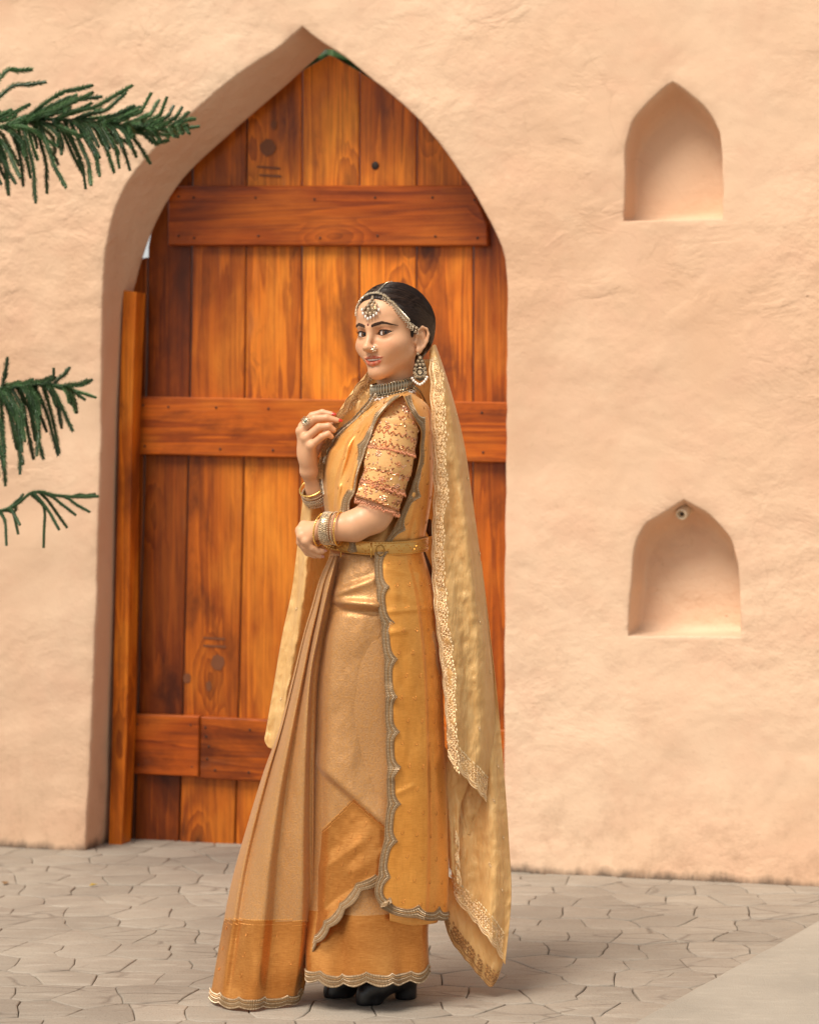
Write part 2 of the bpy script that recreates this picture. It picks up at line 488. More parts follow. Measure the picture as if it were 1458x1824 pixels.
# ------------------------------------------------------------------ setting: wall frame
def ground_pt(px, py, z=0.0):
    Y = F * (CH - z) / (py - HY)
    return Vector(((px - CX) / F * Y, Y, z))
_a, _b = ground_pt(0, 1508), ground_pt(1458, 1580)
WU = (_b - _a).normalized()                    # along the wall, to the right
WN = Vector((-WU.y, WU.x, 0))                  # into the wall
W0 = _a.copy()
WMAT = Matrix(((WU.x, WN.x, 0, W0.x), (WU.y, WN.y, 0, W0.y), (0, 0, 1, 0), (0, 0, 0, 1)))
WINV = WMAT.inverted()

def wp(px, py, t=0.0):
    """wall coordinates (u, t, z) of the point seen at a pixel on the plane t metres into the wall"""
    d = Vector(((px - CX) / F, 1.0, -(py - HY) / F))
    o = Vector((0, 0, CH))
    k = (t - WN.dot(o - W0)) / WN.dot(d)
    return WINV @ (o + d * k)

def wpoly(pts, t=0.0, n=None):
    q = np.array([tuple(wp(x, y, t)) for x, y in pts])
    if n:
        q = catmull(q[:, [0, 2]], n)
        return [(a, b) for a, b in q]
    return [(a, b) for a, b in q[:, [0, 2]]]

# ---- ground
g = MB()
g.add([(-150, -60, -0.035), (150, -60, -0.035), (150, 240, -0.035), (-150, 240, -0.035)], [(0, 1, 2, 3)])
ground = g.build('ground', M['ground']); tag(ground, 'bare ground spreading beyond the paving', kind='structure')

pav = MB()
pav.add([(-4, 3.0, -0.009), (4, 3.0, -0.009), (4, 9.6, -0.009), (-4, 9.6, -0.009)], [(0, 1, 2, 3)])
paving = pav.build('paving', M['joint']); tag(paving, 'crazy-patterned stone paving in front of the wall', kind='structure')

def clip(poly, p, n):
    out = []
    for i in range(len(poly)):
        a, b = poly[i], poly[(i + 1) % len(poly)]
        da, db = (a[0] - p[0]) * n[0] + (a[1] - p[1]) * n[1], (b[0] - p[0]) * n[0] + (b[1] - p[1]) * n[1]
        if da <= 0: out.append(a)
        if (da < 0 < db) or (db < 0 < da):
            k = da / (da - db); out.append((a[0] + (b[0] - a[0]) * k, a[1] + (b[1] - a[1]) * k))
    return out

seeds = []
dx, dy = 0.140, 0.172
for i in range(-18, 19):
    for j in range(0, 22):
        x = i * dx + (0.5 * dx if j % 2 else 0) + random.uniform(-0.038, 0.038)
        y = 4.95 + j * dy + random.uniform(-0.046, 0.046)
        seeds.append((x, y))
def wob(x, y):
    return (0.015 * float(vnoise(x * 15, y * 15, 0.3, 3)) + 0.006 * float(vnoise(x * 37, y * 37, 0.3, 5)),
            0.015 * float(vnoise(x * 15, y * 15, 9.3, 4)) + 0.006 * float(vnoise(x * 37, y * 37, 4.3, 6)))
sl_a, sl_b = ground_pt(1120, 1824, 0.02), ground_pt(1458, 1638, 0.02)
sl_d = (sl_b - sl_a); sl_d.z = 0; sl_d.normalize()
sl_n = Vector((sl_d.y, -sl_d.x, 0))             # towards the slab (right, near)
for (x, y) in seeds:
    wl = WINV @ Vector((x, y, 0))
    if wl.y > 0.45: continue
    if (Vector((x, y, 0)) - sl_a).dot(sl_n) > 0.22: continue
    lim = 0.17 * y + 0.12
    if abs(x) > lim: continue
    poly = [(x - .4, y - .4), (x + .4, y - .4), (x + .4, y + .4), (x - .4, y + .4)]
    for (a, b) in seeds:
        if (a, b) != (x, y) and (a - x) ** 2 + (b - y) ** 2 < 0.55:
            poly = clip(poly, ((a + x) / 2, (b + y) / 2), (a - x, b - y))
    ring = []
    for i in range(len(poly)):
        a, b = poly[i], poly[(i + 1) % len(poly)]
        L = math.hypot(b[0] - a[0], b[1] - a[1]); k = max(1, int(L / 0.045))
        for s_ in range(k):
            q = (a[0] + (b[0] - a[0]) * s_ / k, a[1] + (b[1] - a[1]) * s_ / k)
            w = wob(*q); ring.append((q[0] + w[0], q[1] + w[1]))
    cx = sum(p[0] for p in ring) / len(ring); cy = sum(p[1] for p in ring) / len(ring)
    gap = random.choice((0.0005, 0.0008, 0.0011, 0.0016)) + (0.0004 if x > 0.1 else 0)
    tz = random.uniform(-0.0015, 0.0015); tx, ty = random.uniform(-.004, .004), random.uniform(-.004, .004)
    mb = MB()
    def shr(g_, z):
        o_ = []
        for (a, b) in ring:
            d = math.hypot(a - cx, b - cy) + 1e-6; k = 1 - g_ / d
            o_.append((cx + (a - cx) * k - x, cy + (b - cy) * k - y, z + (tz + (a - cx) * tx + (b - cy) * ty if z > -0.005 else 0)))
        return o_
    n = len(ring)
    rows = [shr(gap, -0.02), shr(gap, -0.003), shr(gap + 0.0016, -0.0006), shr(gap + 0.005, 0.0)]
    mb.add([p for r in rows for p in r], [(i * n + k, i * n + (k + 1) % n, (i + 1) * n + (k + 1) % n, (i + 1) * n + k) for i in range(3) for k in range(n)] + [tuple(3 * n + k for k in range(n))])
    st = mb.build('paving_stone', M['paving'], paving); st.location = (x, y, 0)

# smooth slab, lower right
sa, sb = sl_a - sl_d * 1.6, sl_b + sl_d * 0.62
ring = []
NS = 60
for k in range(NS + 1):
    p = sa.lerp(sb, k / NS); w = 0.003 * float(vnoise(k * 0.7, 3.1, 0.2, 9))
    ring.append(p + sl_n * w)
far = [sb + Vector((2.2, 0.1, 0)), sa + Vector((2.6, -0.4, 0))]
pl = ring + far
def lvl(z, off): return [(p.x + sl_n.x * off, p.y + sl_n.y * off, z) for p in pl]
n = len(pl); rows = [lvl(-0.03, 0), lvl(0.013, 0.0), lvl(0.018, 0.003), lvl(0.020, 0.009)]
mb = MB()
mb.add([p for r in rows for p in r], [(i * n + k, (i + 1) * n + k, (i + 1) * n + (k + 1) % n, i * n + (k + 1) % n) for i in range(3) for k in range(n)] + [tuple(3 * n + k for k in range(n))[::-1]])
bm_fix = mb.build('concrete_path', M['slab']); tag(bm_fix, 'smooth pale concrete path at the lower right', kind='structure')
bm = bmesh.new(); bm.from_mesh(bm_fix.data); bmesh.ops.recalc_face_normals(bm, faces=bm.faces); bm.to_mesh(bm_fix.data); bm.free()
for p in bm_fix.data.polygons: p.use_smooth = False

# ---- wall with pointed doorway and niches
ARCH_F = [(152, 1519), (163, 1300), (172, 1000), (180, 700), (184, 520), (189, 450), (202, 385), (228, 325), (270, 272), (320, 222), (370, 176), (420, 134), (470, 101), (505, 76), (524, 58), (537, 47),
          (552, 59), (575, 76), (606, 96), (650, 131), (690, 163), (735, 203), (775, 247), (815, 300), (848, 350), (874, 400), (892, 440), (901, 480), (902, 540), (900, 800), (898, 1100), (897, 1300), (896, 1562)]
ARCH_B = [(196, 1524), (206, 1300), (214, 1000), (222, 700), (231, 560), (240, 510), (255, 455), (283, 385), (318, 328), (352, 290), (398, 248), (440, 211), (480, 178), (512, 150), (540, 125), (562, 106), (580, 88),
          (606, 90), (650, 115), (690, 145), (735, 183), (780, 228), (822, 283), (856, 334), (884, 384), (906, 425), (918, 470), (921, 540), (920, 800), (919, 1100), (918, 1300), (918, 1570)]
TB = 0.21

def resample_closed(pts, n):
    return pts

def arc_resample(poly, n):
    p = np.array(poly); s = np.concatenate([[0], np.cumsum(np.linalg.norm(np.diff(p, axis=0), axis=1))])
    u = np.linspace(0, s[-1], n)
    return [(np.interp(a, s, p[:, 0]), np.interp(a, s, p[:, 1])) for a in u]

af = wpoly(ARCH_F); ab = wpoly(ARCH_B, TB)
ia = max(range(len(af)), key=lambda i: af[i][1]); ib = max(range(len(ab)), key=lambda i: ab[i][1])
def half(poly, i, n1, n2):
    def seg(pp, n):
        q = catmull(np.array(pp), n); return [tuple(x) for x in q]
    return seg(poly[:i + 1], n1) + seg(poly[i:], n2)[1:]
af = half(af, ia, 70, 70); ab = half(ab, ib, 70, 70)
af = [(u, -0.05 if i in (0, len(af) - 1) else z) for i, (u, z) in enumerate(af)]
ab = [(u, -0.05 if i in (0, len(ab) - 1) else z) for i, (u, z) in enumerate(ab)]

NICHE1 = [(1110, 393), (1111, 350), (1112, 300), (1113, 262), (1120, 238), (1129, 212), (1150, 187), (1172, 166), (1185, 154), (1197, 147), (1212, 156), (1232, 171), (1250, 187), (1266, 207), (1276, 226), (1282, 242), (1285, 290), (1286, 340), (1286, 389)]
NICHE2 = [(1118, 1133), (1120, 1080), (1123, 1030), (1127, 985), (1136, 956), (1152, 933), (1172, 919), (1197, 904), (1216, 891), (1236, 902), (1262, 917), (1285, 941), (1303, 968), (1311, 996), (1316, 1040), (1318, 1085), (1318, 1134)]
def smooth_niche(pp):
    q = wpoly(pp); i = max(range(len(q)), key=lambda k: q[k][1])
    return half(q, i, 28, 28)
n1, n2 = smooth_niche(NICHE1), smooth_niche(NICHE2)

def offset(poly, d, closed):
    """push a contour outwards (left of travel is outside for our clockwise loops)"""
    p = np.array(poly); n = len(p); out = []
    for i in range(n):
        a = p[i - 1] if (closed or i > 0) else p[i]; b = p[(i + 1) % n] if (closed or i < n - 1) else p[i]
        t = b - a; t = t / (np.linalg.norm(t) + 1e-9)
        out.append(tuple(p[i] + np.array([-t[1], t[0]]) * d))
    return out

R0 = 0.007
ROUGH = lambda poly: [(u + 0.0022 * float(vnoise(u * 21, z * 21, 1.1, 21)), z + 0.0022 * float(vnoise(u * 21, z * 21, 5.1, 22))) for u, z in poly]
af, n1, n2 = ROUGH(af), ROUGH(n1), ROUGH(n2)
af_o = offset(af, R0, False); n1_o = offset(n1, R0, True); n2_o = offset(n2, R0, True)

UMIN, UMAX, ZMAX = -2.4, 5.0, 3.6
def relief(u, z):
    return 0.0075 * vnoise(u * 2.3, z * 2.3, 0.5, 31) + 0.0032 * vnoise(u * 7, z * 9, 0.5, 32) + 0.0016 * vnoise(u * 17, z * 24, 0.5, 33)
verts, edges = [], []
def add_loop(loop, closed):
    b = len(verts); verts.extend(Vector(p) for p in loop)
    edges.extend((b + i, b + i + 1) for i in range(len(loop) - 1))
    if closed: edges.append((b + len(loop) - 1, b))
outer = [(UMIN, -0.05)] + af_o + [(UMAX, -0.05), (UMAX, ZMAX), (UMIN, ZMAX)]
add_loop(outer, True); add_loop(n1_o, True); add_loop(n2_o, True)
st = 0.03
gu = np.arange(UMIN + st, UMAX, st); gz = np.arange(-0.03, ZMAX, st)
def inside(poly, x, y):
    p = np.array(poly); x0, y0 = p[:, 0], p[:, 1]; x1, y1 = np.roll(x0, -1), np.roll(y0, -1)
    c = ((y0 > y) != (y1 > y)) & (x < (x1 - x0) * (y - y0) / (y1 - y0 + 1e-12) + x0)
    return bool(c.sum() % 2)
bnd = np.array(af_o + n1_o + n2_o)
for iu, u in enumerate(gu):
    for iz, z in enumerate(gz):
        if not (-0.25 < u < 3.1 and z < 2.75) and (iu % 5 or iz % 5): continue
        uu, zz = u + random.uniform(-.006, .006), z + random.uniform(-.006, .006)
        if np.min((bnd[:, 0] - uu) ** 2 + (bnd[:, 1] - zz) ** 2) > 0.0002:
            verts.append(Vector((uu, zz)))
vo, _, fo, _, _, _ = delaunay_2d_cdt(verts, edges, [], 0, 1e-6)
arch_poly = af_o
wall = MB()
pos = np.array([(v.x, v.y) for v in vo])
dep = relief(pos[:, 0], pos[:, 1])
fa = np.array([tuple(f) for f in fo]); cen = pos[fa].mean(axis=1)
def inside_many(poly, c):
    p = np.array(poly); r = np.zeros(len(c), bool)
    for (x0, y0), (x1, y1) in zip(p, np.roll(p, -1, axis=0)):
        r ^= ((y0 > c[:, 1]) != (y1 > c[:, 1])) & (c[:, 0] < (x1 - x0) * (c[:, 1] - y0) / (y1 - y0 + 1e-12) + x0)
    return r
keep = inside_many(outer, cen) & ~inside_many(arch_poly, cen) & ~inside_many(n1_o, cen) & ~inside_many(n2_o, cen)
faces = [tuple(f) for f in fa[keep]]
wall.add([(p[0], d, p[1]) for p, d in zip(pos, dep)], faces)

def ring3(poly, t): return [(u, t + float(relief(u, z)) * max(0, 1 - t / 0.06), z) for u, z in poly]
def lerp2(a, b, k): return [(p[0] * (1 - k) + q[0] * k, p[1] * (1 - k) + q[1] * k) for p, q in zip(a, b)]
# reveal of the doorway
rows = [[(u, float(relief(u, z)), z) for u, z in af_o], ring3(offset(af, R0 * 0.3, False), R0 * 0.3), ring3(af, R0)]
for k in (0.12, 0.3, 0.5, 0.7, 0.86, 0.96, 1.0):
    q = lerp2(af, ab, k); t = R0 + (TB - R0) * k
    rows.append([(u + 0.003 * float(vnoise(u * 9, z * 9, t * 12, 41)), t, z + 0.003 * float(vnoise(u * 9, z * 9, t * 12, 42))) for u, z in q])
back_o = offset(ab, 0.012, False)
rows.append([(u, TB + 0.012, z) for u, z in back_o])
wall.grid(rows, flip=True)
# niches: straight throat, then a rounded back that leans in at the top
def niche(n_, depth):
    cu = sum(p[0] for p in n_) / len(n_); zb = min(p[1] for p in n_); zt = max(p[1] for p in n_)
    rows = []
    no = offset(n_, R0, True)
    rows.append([(u, float(relief(u, z)), z) for u, z in no])
    rows.append(ring3(offset(n_, R0 * 0.3, True), R0 * 0.3))
    rows.append(ring3(n_, R0))
    def sc(k, kt, t, dz=0.0):
        r = []
        for u, z in n_:
            h = max(0.0, (z - zb) / (zt - zb))
            uu = cu + (u - cu) * (1 - k) ; zz = zb + (z - zb) * (1 - kt) + dz * (1 - h)
            r.append((uu + 0.002 * float(vnoise(uu * 15, zz * 15, t * 20, 51)), t, zz))
        return r
    for k, kt, t, rz in ((0.0, 0.02, 0.03, .0), (0.005, 0.05, depth * 0.5, .003), (0.02, 0.09, depth * 0.78, .006), (0.05, 0.13, depth * 0.92, .012), (0.085, 0.165, depth * .98, .021), (0.115, 0.19, depth, .032), (0.15, 0.22, depth + .001, .045), (0.5, 0.5, depth + 0.002, .12)):
        rows.append(sc(k, kt, t, rz))
    L = len(rows[0]); b = len(wall.v)
    wall.grid(rows, close_u=True, flip=True)
    cc = np.mean(np.array(rows[-1]), axis=0)
    cb = len(wall.v); last = b + (len(rows) - 1) * L
    wall.add([tuple(cc)], [])
    for k in range(L):
        wall.f.append((cb, last + (k + 1) % L, last + k)); wall.m.append(0)
niche(n1, 0.135); niche(n2, 0.15)
# top, back and ends so that the wall is a solid mass
bt = TB + 0.014
wall.add([(UMIN, 0, ZMAX), (UMAX, 0, ZMAX), (UMAX, bt, ZMAX), (UMIN, bt, ZMAX), (UMIN, 0, -.05), (UMIN, bt, -.05), (UMAX, 0, -.05), (UMAX, bt, -.05)],
         [(0, 1, 2, 3), (4, 0, 3, 5), (1, 6, 7, 2)])
bo = offset(ab, 0.012, False)
outer_b = [(UMIN, -0.05)] + bo + [(UMAX, -0.05), (UMAX, ZMAX), (UMIN, ZMAX)]
vb, _, fb, _, _, _ = delaunay_2d_cdt([Vector(p) for p in outer_b], [(i, (i + 1) % len(outer_b)) for i in range(len(outer_b))], [], 1, 1e-6)
wall.add([(v.x, bt, v.y) for v in vb], [tuple(f)[::-1] for f in fb])
wall_o = wall.build('plaster_wall', M['plaster'], None, True, WMAT, merge=True)
tag(wall_o, 'peach plastered wall with pointed doorway and two small niches', 'wall')
bm = bmesh.new(); bm.from_mesh(wall_o.data); bmesh.ops.recalc_face_normals(bm, faces=bm.faces); bm.to_mesh(wall_o.data); bm.free()

# pipe end high in the lower niche
pc = wp(1212, 917, 0.034)
pe = MB()
ringp = lambda r, y: [(r * math.cos(a), y, r * math.sin(a)) for a in np.linspace(0, 2 * math.pi, 24, endpoint=False)]
pe.grid([ringp(.019, .055), ringp(.019, .004), ringp(.0175, .0), ringp(.0125, 0), ringp(.0115, .002), ringp(.0110, .010)], close_u=True)
pe.add(ringp(.0110, .010), [tuple(range(24))])
pipe = pe.build('conduit_end', M['cream_plastic'], None, True, WMAT @ Matrix.Translation(pc) @ Matrix.Rotation(math.radians(22), 4, 'X') @ Matrix.Rotation(math.radians(-14), 4, 'Z'))
tag(pipe, 'small round cream conduit end at the peak of the lower niche', 'conduit')
pb = MB(); pb.ball((0, .006, 0), (.006, .005, .006)); pb.build('plug', M['iron'], pipe)
pipe.children[0].parent = pipe

# ---- plank door
door = empty('plank_door'); door.matrix_world = WMAT
tag(door, 'tall orange-brown plank door with three cross rails under the pointed arch', 'door')
TD = 0.262
top_line = [(200, 476), (254, 460), (263, 458), (264, 441), (267, 424), (274, 392), (300, 342), (345, 272), (440, 190), (500, 148), (530, 130), (586, 98), (592, 100), (640, 128), (690, 160), (760, 205), (840, 290), (905, 400), (940, 440)]
def top_y(x):
    return float(np.interp(x, [p[0] for p in top_line], [p[1] for p in top_line]))
# plank boundaries: x at y=300, 600, 900, 1250, 1530
BND = [(236, 226, 218, 206, 200), (263, 262, 256, 246, 238), (343, 340, 334, 326, 318), (440, 437, 433, 425, 417), (538, 537, 533, 527, 520), (640, 640, 637, 632, 628), (742, 741, 740, 737, 735), (843, 842, 841, 839, 838), (935, 935, 935, 935, 935)]
YB = [300, 600, 900, 1250, 1530]
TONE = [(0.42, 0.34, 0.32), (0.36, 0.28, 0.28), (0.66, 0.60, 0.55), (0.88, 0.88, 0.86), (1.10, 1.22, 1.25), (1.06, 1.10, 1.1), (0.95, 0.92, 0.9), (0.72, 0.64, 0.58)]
def bx(i, y): return float(np.interp(y, YB, BND[i]))
def prism(poly, t0, t1, bev=0.003):
    """rounded-edge board from a clockwise (u,z) outline"""
    mb_ = MB(); p = np.array(poly); n_ = len(p)
    area = 0.5 * np.sum(p[:, 0] * np.roll(p[:, 1], -1) - np.roll(p[:, 0], -1) * p[:, 1])
    if area > 0: p = p[::-1]
    def inset(d):
        out = []
        for i in range(n_):
            a, b, c = p[i - 1], p[i], p[(i + 1) % n_]
            e1 = (b - a) / (np.linalg.norm(b - a) + 1e-9); e2 = (c - b) / (np.linalg.norm(c - b) + 1e-9)
            n1_, n2_ = np.array([e1[1], -e1[0]]), np.array([e2[1], -e2[0]])
            m_ = n1_ + n2_; m_ = m_ / max(0.35, np.dot(m_, n1_))
            out.append(b + m_ * d)
        return out
    rows_ = [[(q[0], t1, q[1]) for q in p], [(q[0], t0 + bev, q[1]) for q in p], [(q[0], t0, q[1]) for q in inset(bev)]]
    mb_.add([v for r in rows_ for v in r], [(i * n_ + k, i * n_ + (k + 1) % n_, (i + 1) * n_ + (k + 1) % n_, (i + 1) * n_ + k) for i in range(2) for k in range(n_)]
            + [tuple(2 * n_ + k for k in range(n_)), tuple(range(n_))[::-1]])
    return mb_
def board(name, pxpoly, t0, t1, mat, color, bev=0.003, parent=door):
    poly = [tuple(wp(x, y, t0))[::2] for x, y in pxpoly]
    cu = sum(q[0] for q in poly) / len(poly); cz = sum(q[1] for q in poly) / len(poly)
    mb_ = prism([(a - cu, b - cz) for a, b in poly], t0, t1, bev)
    o = mb_.build(name, mat, parent, False)
    o.location = (cu, 0, cz)
    bmn = bmesh.new(); bmn.from_mesh(o.data); bmesh.ops.recalc_face_normals(bmn, faces=bmn.faces); bmn.to_mesh(o.data); bmn.free()
    o.color = (*color, 1)
    return o
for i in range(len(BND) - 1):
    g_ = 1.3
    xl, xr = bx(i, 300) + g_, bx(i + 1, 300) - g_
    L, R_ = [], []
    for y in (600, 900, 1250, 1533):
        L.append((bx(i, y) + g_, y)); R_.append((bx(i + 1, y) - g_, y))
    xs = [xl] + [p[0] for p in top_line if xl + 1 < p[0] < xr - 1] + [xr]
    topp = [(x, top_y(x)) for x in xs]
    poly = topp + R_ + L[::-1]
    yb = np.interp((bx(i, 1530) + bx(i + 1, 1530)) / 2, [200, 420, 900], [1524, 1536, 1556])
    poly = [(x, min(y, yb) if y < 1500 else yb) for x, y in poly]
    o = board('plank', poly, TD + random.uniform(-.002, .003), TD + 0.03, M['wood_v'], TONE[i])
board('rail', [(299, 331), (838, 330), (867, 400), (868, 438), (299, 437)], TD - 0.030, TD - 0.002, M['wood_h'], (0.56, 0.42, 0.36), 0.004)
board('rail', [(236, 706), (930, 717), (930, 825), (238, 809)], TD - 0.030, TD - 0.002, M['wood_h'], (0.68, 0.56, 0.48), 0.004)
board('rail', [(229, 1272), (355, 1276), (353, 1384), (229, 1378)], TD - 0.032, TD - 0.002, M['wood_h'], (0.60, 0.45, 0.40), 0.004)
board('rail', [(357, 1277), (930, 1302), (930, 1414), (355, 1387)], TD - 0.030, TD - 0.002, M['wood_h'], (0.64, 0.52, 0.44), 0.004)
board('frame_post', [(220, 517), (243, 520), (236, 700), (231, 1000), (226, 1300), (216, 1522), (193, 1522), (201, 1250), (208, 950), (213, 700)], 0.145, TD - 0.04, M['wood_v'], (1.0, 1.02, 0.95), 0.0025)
# nail heads
nail_me = None
for (x, y) in [(318, 350), (318, 420), (345, 352), (346, 424), (455, 352), (460, 420), (560, 355), (570, 424), (668, 352), (672, 420), (770, 352), (775, 421), (845, 356), (850, 424), (255, 722), (258, 795), (300, 725), (385, 726), (392, 800), (478, 728), (486, 802), (245, 1290), (247, 1362), (340, 1292), (342, 1366), (366, 1296), (367, 1312), (369, 1352), (383, 1372), (372, 1330), (445, 1300), (443, 1376), (332, 1508), (350, 1510), (400, 1512), (858, 735), (860, 806)]:
    q = wp(x, y, TD - 0.031)
    if y > 1500: q = wp(x, y, TD - 0.002)
    if nail_me is None:
        mbn = MB(); mbn.ball((0, 0, 0), (0.0042, 0.0022, 0.0042), seg=8, rings=4)
        o = mbn.build('nail', M['iron'], door); nail_me = o.data
    else:
        o = bpy.data.objects.new('nail', nail_me); link(o, door)
    o.location = q
# knot hole and worn scratches in the upper planks
def stain_patch(name, pts, t, mat):
    q = [wp(x, y, t) for x, y in pts]
    mb_ = MB(); mb_.add([tuple(v) for v in q], [tuple(range(len(q)))])
    c = sum((Vector(v) for v in q), Vector()) / len(q)
    mb_.v = [(v[0] - c.x, v[1] - c.y, v[2] - c.z) for v in mb_.v]
    o = mb_.build(name, mat, door, False); o.location = c
    return o
q = wp(668, 295, TD - .003)
mk = MB(); mk.ball((0, 0, 0), (0.013, 0.003, 0.014), seg=12, rings=5); o = mk.build('knot', M['iron'], door); o.location = q

M['stain'] = mat_plain('burnt_stain', (0.19, 0.058, 0.016), 0.6)
def blot(cx_, cy_, rx, ry, seed, t=TD - .0005):
    rr = np.random.default_rng(seed); n_ = 22
    rad_ = 1 + 0.10 * np.array([math.sin(4 * a + seed) * .5 + math.sin(7 * a + 2 * seed) * .5 for a in np.linspace(0, 6.283, n_, endpoint=False)])
    stain_patch('stain', [(cx_ + rx * r_ * math.cos(a), cy_ + ry * r_ * math.sin(a)) for a, r_ in zip(np.linspace(0, 6.283, n_, endpoint=False), rad_)], t - .003, M['stain'])
blot(477, 263, 14, 15, 1); blot(488, 222, 5, 9, 2); blot(388, 1180, 12, 14, 3); blot(333, 1208, 7, 9, 5); blot(372, 1222, 5, 9, 6)
for (x0, y0, x1, y1) in ((458, 297, 498, 300), (462, 312, 500, 314), (362, 1136, 400, 1138), (362, 1150, 402, 1152)):
    stain_patch('stain', [(x0, y0 - 1.6), (x1, y1 - 2.0), (x1 + 2, y1 + .5), (x1, y1 + 2), (x0, y0 + 1.6)], TD - .0035, M['stain'])

# ---- tree behind the doorway, glimpsed over the door
def leaf_crown(mb_, c, r, nleaf, size, seed):
    rr = np.random.default_rng(seed)
    for _ in range(nleaf):
        d = rr.normal(size=3); d /= np.linalg.norm(d); rad = rr.random() ** 0.4
        p = Vector(c) + Vector((d[0] * r[0], d[1] * r[1], d[2] * r[2])) * rad
        t = Vector(rr.normal(size=3)).normalized(); b = t.orthogonal().normalized(); n_ = t.cross(b)
        s_ = size * rr.uniform(.6, 1.3); g_ = rr.uniform(.6, 1.3)
        mb_.add([p - t * s_, p + b * s_ * .4 + n_ * s_ * .1, p + t * s_, p - b * s_ * .4 + n_ * s_ * .1], [(0, 1, 2, 3)], 0, (g_, g_, g_))
bt_w = WMAT @ Vector((0.62, 2.3, 0))
tree2 = empty('garden_tree', bt_w); tag(tree2, 'leafy green tree glimpsed through the gap above the door', 'tree')
tk = MB(); tk.tube([(0, 0, -.04), (0.03, 0, 1.2), (-.02, 0.05, 2.3), (0.05, 0, 3.2)], [.10, .08, .06, .03], 10); tk.build('trunk', M['bark'], tree2)
cr = MB()
for k in range(16):
    a = random.uniform(0, 6.28); rd = random.uniform(0, .45)
    leaf_crown(cr, (rd * math.cos(a), rd * math.sin(a), random.uniform(2.4, 3.7)), (.45, .5, .38), 230, 0.075, 100 + k)
cr.build('crown', M['leaf'], tree2, False)

# ---- needle tree at the left: long drooping branches reach into the picture
YT = 6.85
tree = empty('needle_tree', (-2.35, YT, 0)); tag(tree, 'conifer whose drooping dark green branches reach in from the left edge', 'tree')
TO = Vector((-2.35, YT, 0))
tk = MB(); tk.tube([(0, 0, -.04), (.02, 0, 1.0), (0, .02, 2.0), (.02, 0, 3.2), (0, 0, 4.2)], [.085, .07, .055, .035, .012], 12); tk.build('trunk', M['bark'], tree)
def branch(axis_px, lets, seed, dens=1.0):
    rr = np.random.default_rng(seed)
    mb_ = MB()
    ax = [Vector(PY(x, y, YT + d)) for x, y, d in axis_px]
    axis = [TO * 0 + Vector(p) for p in catmull([tuple(a) for a in ax], 40)]
    loc = lambda v: v - TO
    def rope(pts, rad, step=0.0042, tint=1.0):
        L = catmull([tuple(p) for p in pts], max(6, int(sum((Vector(pts[i + 1]) - Vector(pts[i])).length for i in range(len(pts) - 1)) / step)))
        mb_.tube([loc(Vector(p)) for p in L[::3]] + [loc(Vector(L[-1]))], 0.0042, 6, 0, (.7 * tint, .7 * tint, .6 * tint))
        N = len(L)
        for i in range(N - 1):
            t = Vector(L[min(i + 1, N - 1)] - L[max(i - 1, 0)]).normalized()
            u = t.orthogonal().normalized(); w = t.cross(u)
            taper = min(1.0, 0.45 + 0.9 * (N - 1 - i) / 8) * (0.9 + 0.2 * rr.random())
            for k in range(8):
                a = 2 * math.pi * (k + 0.5 * (i % 2)) / 8 + rr.uniform(-.35, .35)
                d = (u * math.cos(a) + w * math.sin(a))
                p = loc(Vector(L[i])); s_ = d.cross(t)
                tip = p + d * rad * 1.05 * taper + t * rad * rr.uniform(.5, 1.1)
                g_ = rr.uniform(.7, 1.35) * tint
                tipc = (g_ * 1.1, g_ * 1.15, g_)
                mb_.add([p - s_ * 0.0011, p + s_ * 0.0011, p + d * rad * 0.6 * taper + t * rad * .25 + s_ * .0006, tip], [(0, 1, 2), (0, 2, 3)], 0, tipc)
    rope(axis, 0.008, 0.005)
    for (x0, y0, x1, y1, x2, y2, dd, rad, tint) in lets:
        p0 = PY(x0, y0, YT); p1 = PY(x1, y1, YT + dd * .6); p2 = PY(x2, y2, YT + dd)
        rope([p0, p0.lerp(p1, .5) + Vector((0, dd * .06, 0.004)), p1, p1.lerp(p2, .5), p2], rad, tint=tint)
    o = mb_.build('branch', M['needle'], tree, False)
    return o
r1 = np.random.default_rng(5)
lets = []
axy = lambda x: float(np.interp(x, [-480, -200, 0, 60, 120, 200, 290, 355], [300, 262, 226, 214, 214, 222, 231, 226]))
# explicit branchlets read off the photograph, then filler
for (x0, x1, y1, x2, y2) in [(-60, 10, 128, 58, 124), (-60, 20, 155, 82, 146), (40, 110, 165, 165, 152), (70, 130, 178, 182, 172), (100, 170, 190, 236, 152), (130, 190, 196, 225, 165), (195, 250, 200, 270, 165), (230, 268, 205, 284, 178), (250, 285, 205, 298, 172), (268, 300, 207, 310, 188), (285, 315, 208, 325, 190), (300, 325, 212, 337, 200), (310, 335, 214, 348, 212),
                             (-30, 12, 290, 15, 345), (-10, 10, 300, 16, 348), (20, 38, 290, 42, 332), (30, 52, 300, 55, 318), (40, 60, 300, 64, 362), (60, 82, 290, 84, 345), (70, 95, 290, 118, 334), (45, 62, 270, 68, 285), (95, 112, 255, 110, 275), (100, 132, 280, 150, 312), (115, 148, 300, 153, 337), (125, 158, 290, 163, 330), (135, 172, 280, 178, 314), (165, 192, 270, 204, 308), (180, 208, 270, 213, 300), (195, 222, 270, 232, 304), (215, 235, 262, 243, 280), (220, 255, 270, 268, 292), (235, 275, 254, 300, 250), (60, 140, 240, 172, 250), (120, 200, 240, 235, 258), (180, 240, 235, 280, 242), (230, 290, 240, 320, 238), (0, 60, 232, 100, 260), (10, 70, 205, 120, 196), (140, 210, 208, 250, 190)]:
    lets.append((x0, axy(x0), x1, y1, x2, y2, r1.uniform(-.12, .12), 0.0100, r1.uniform(.7, 1.3)))
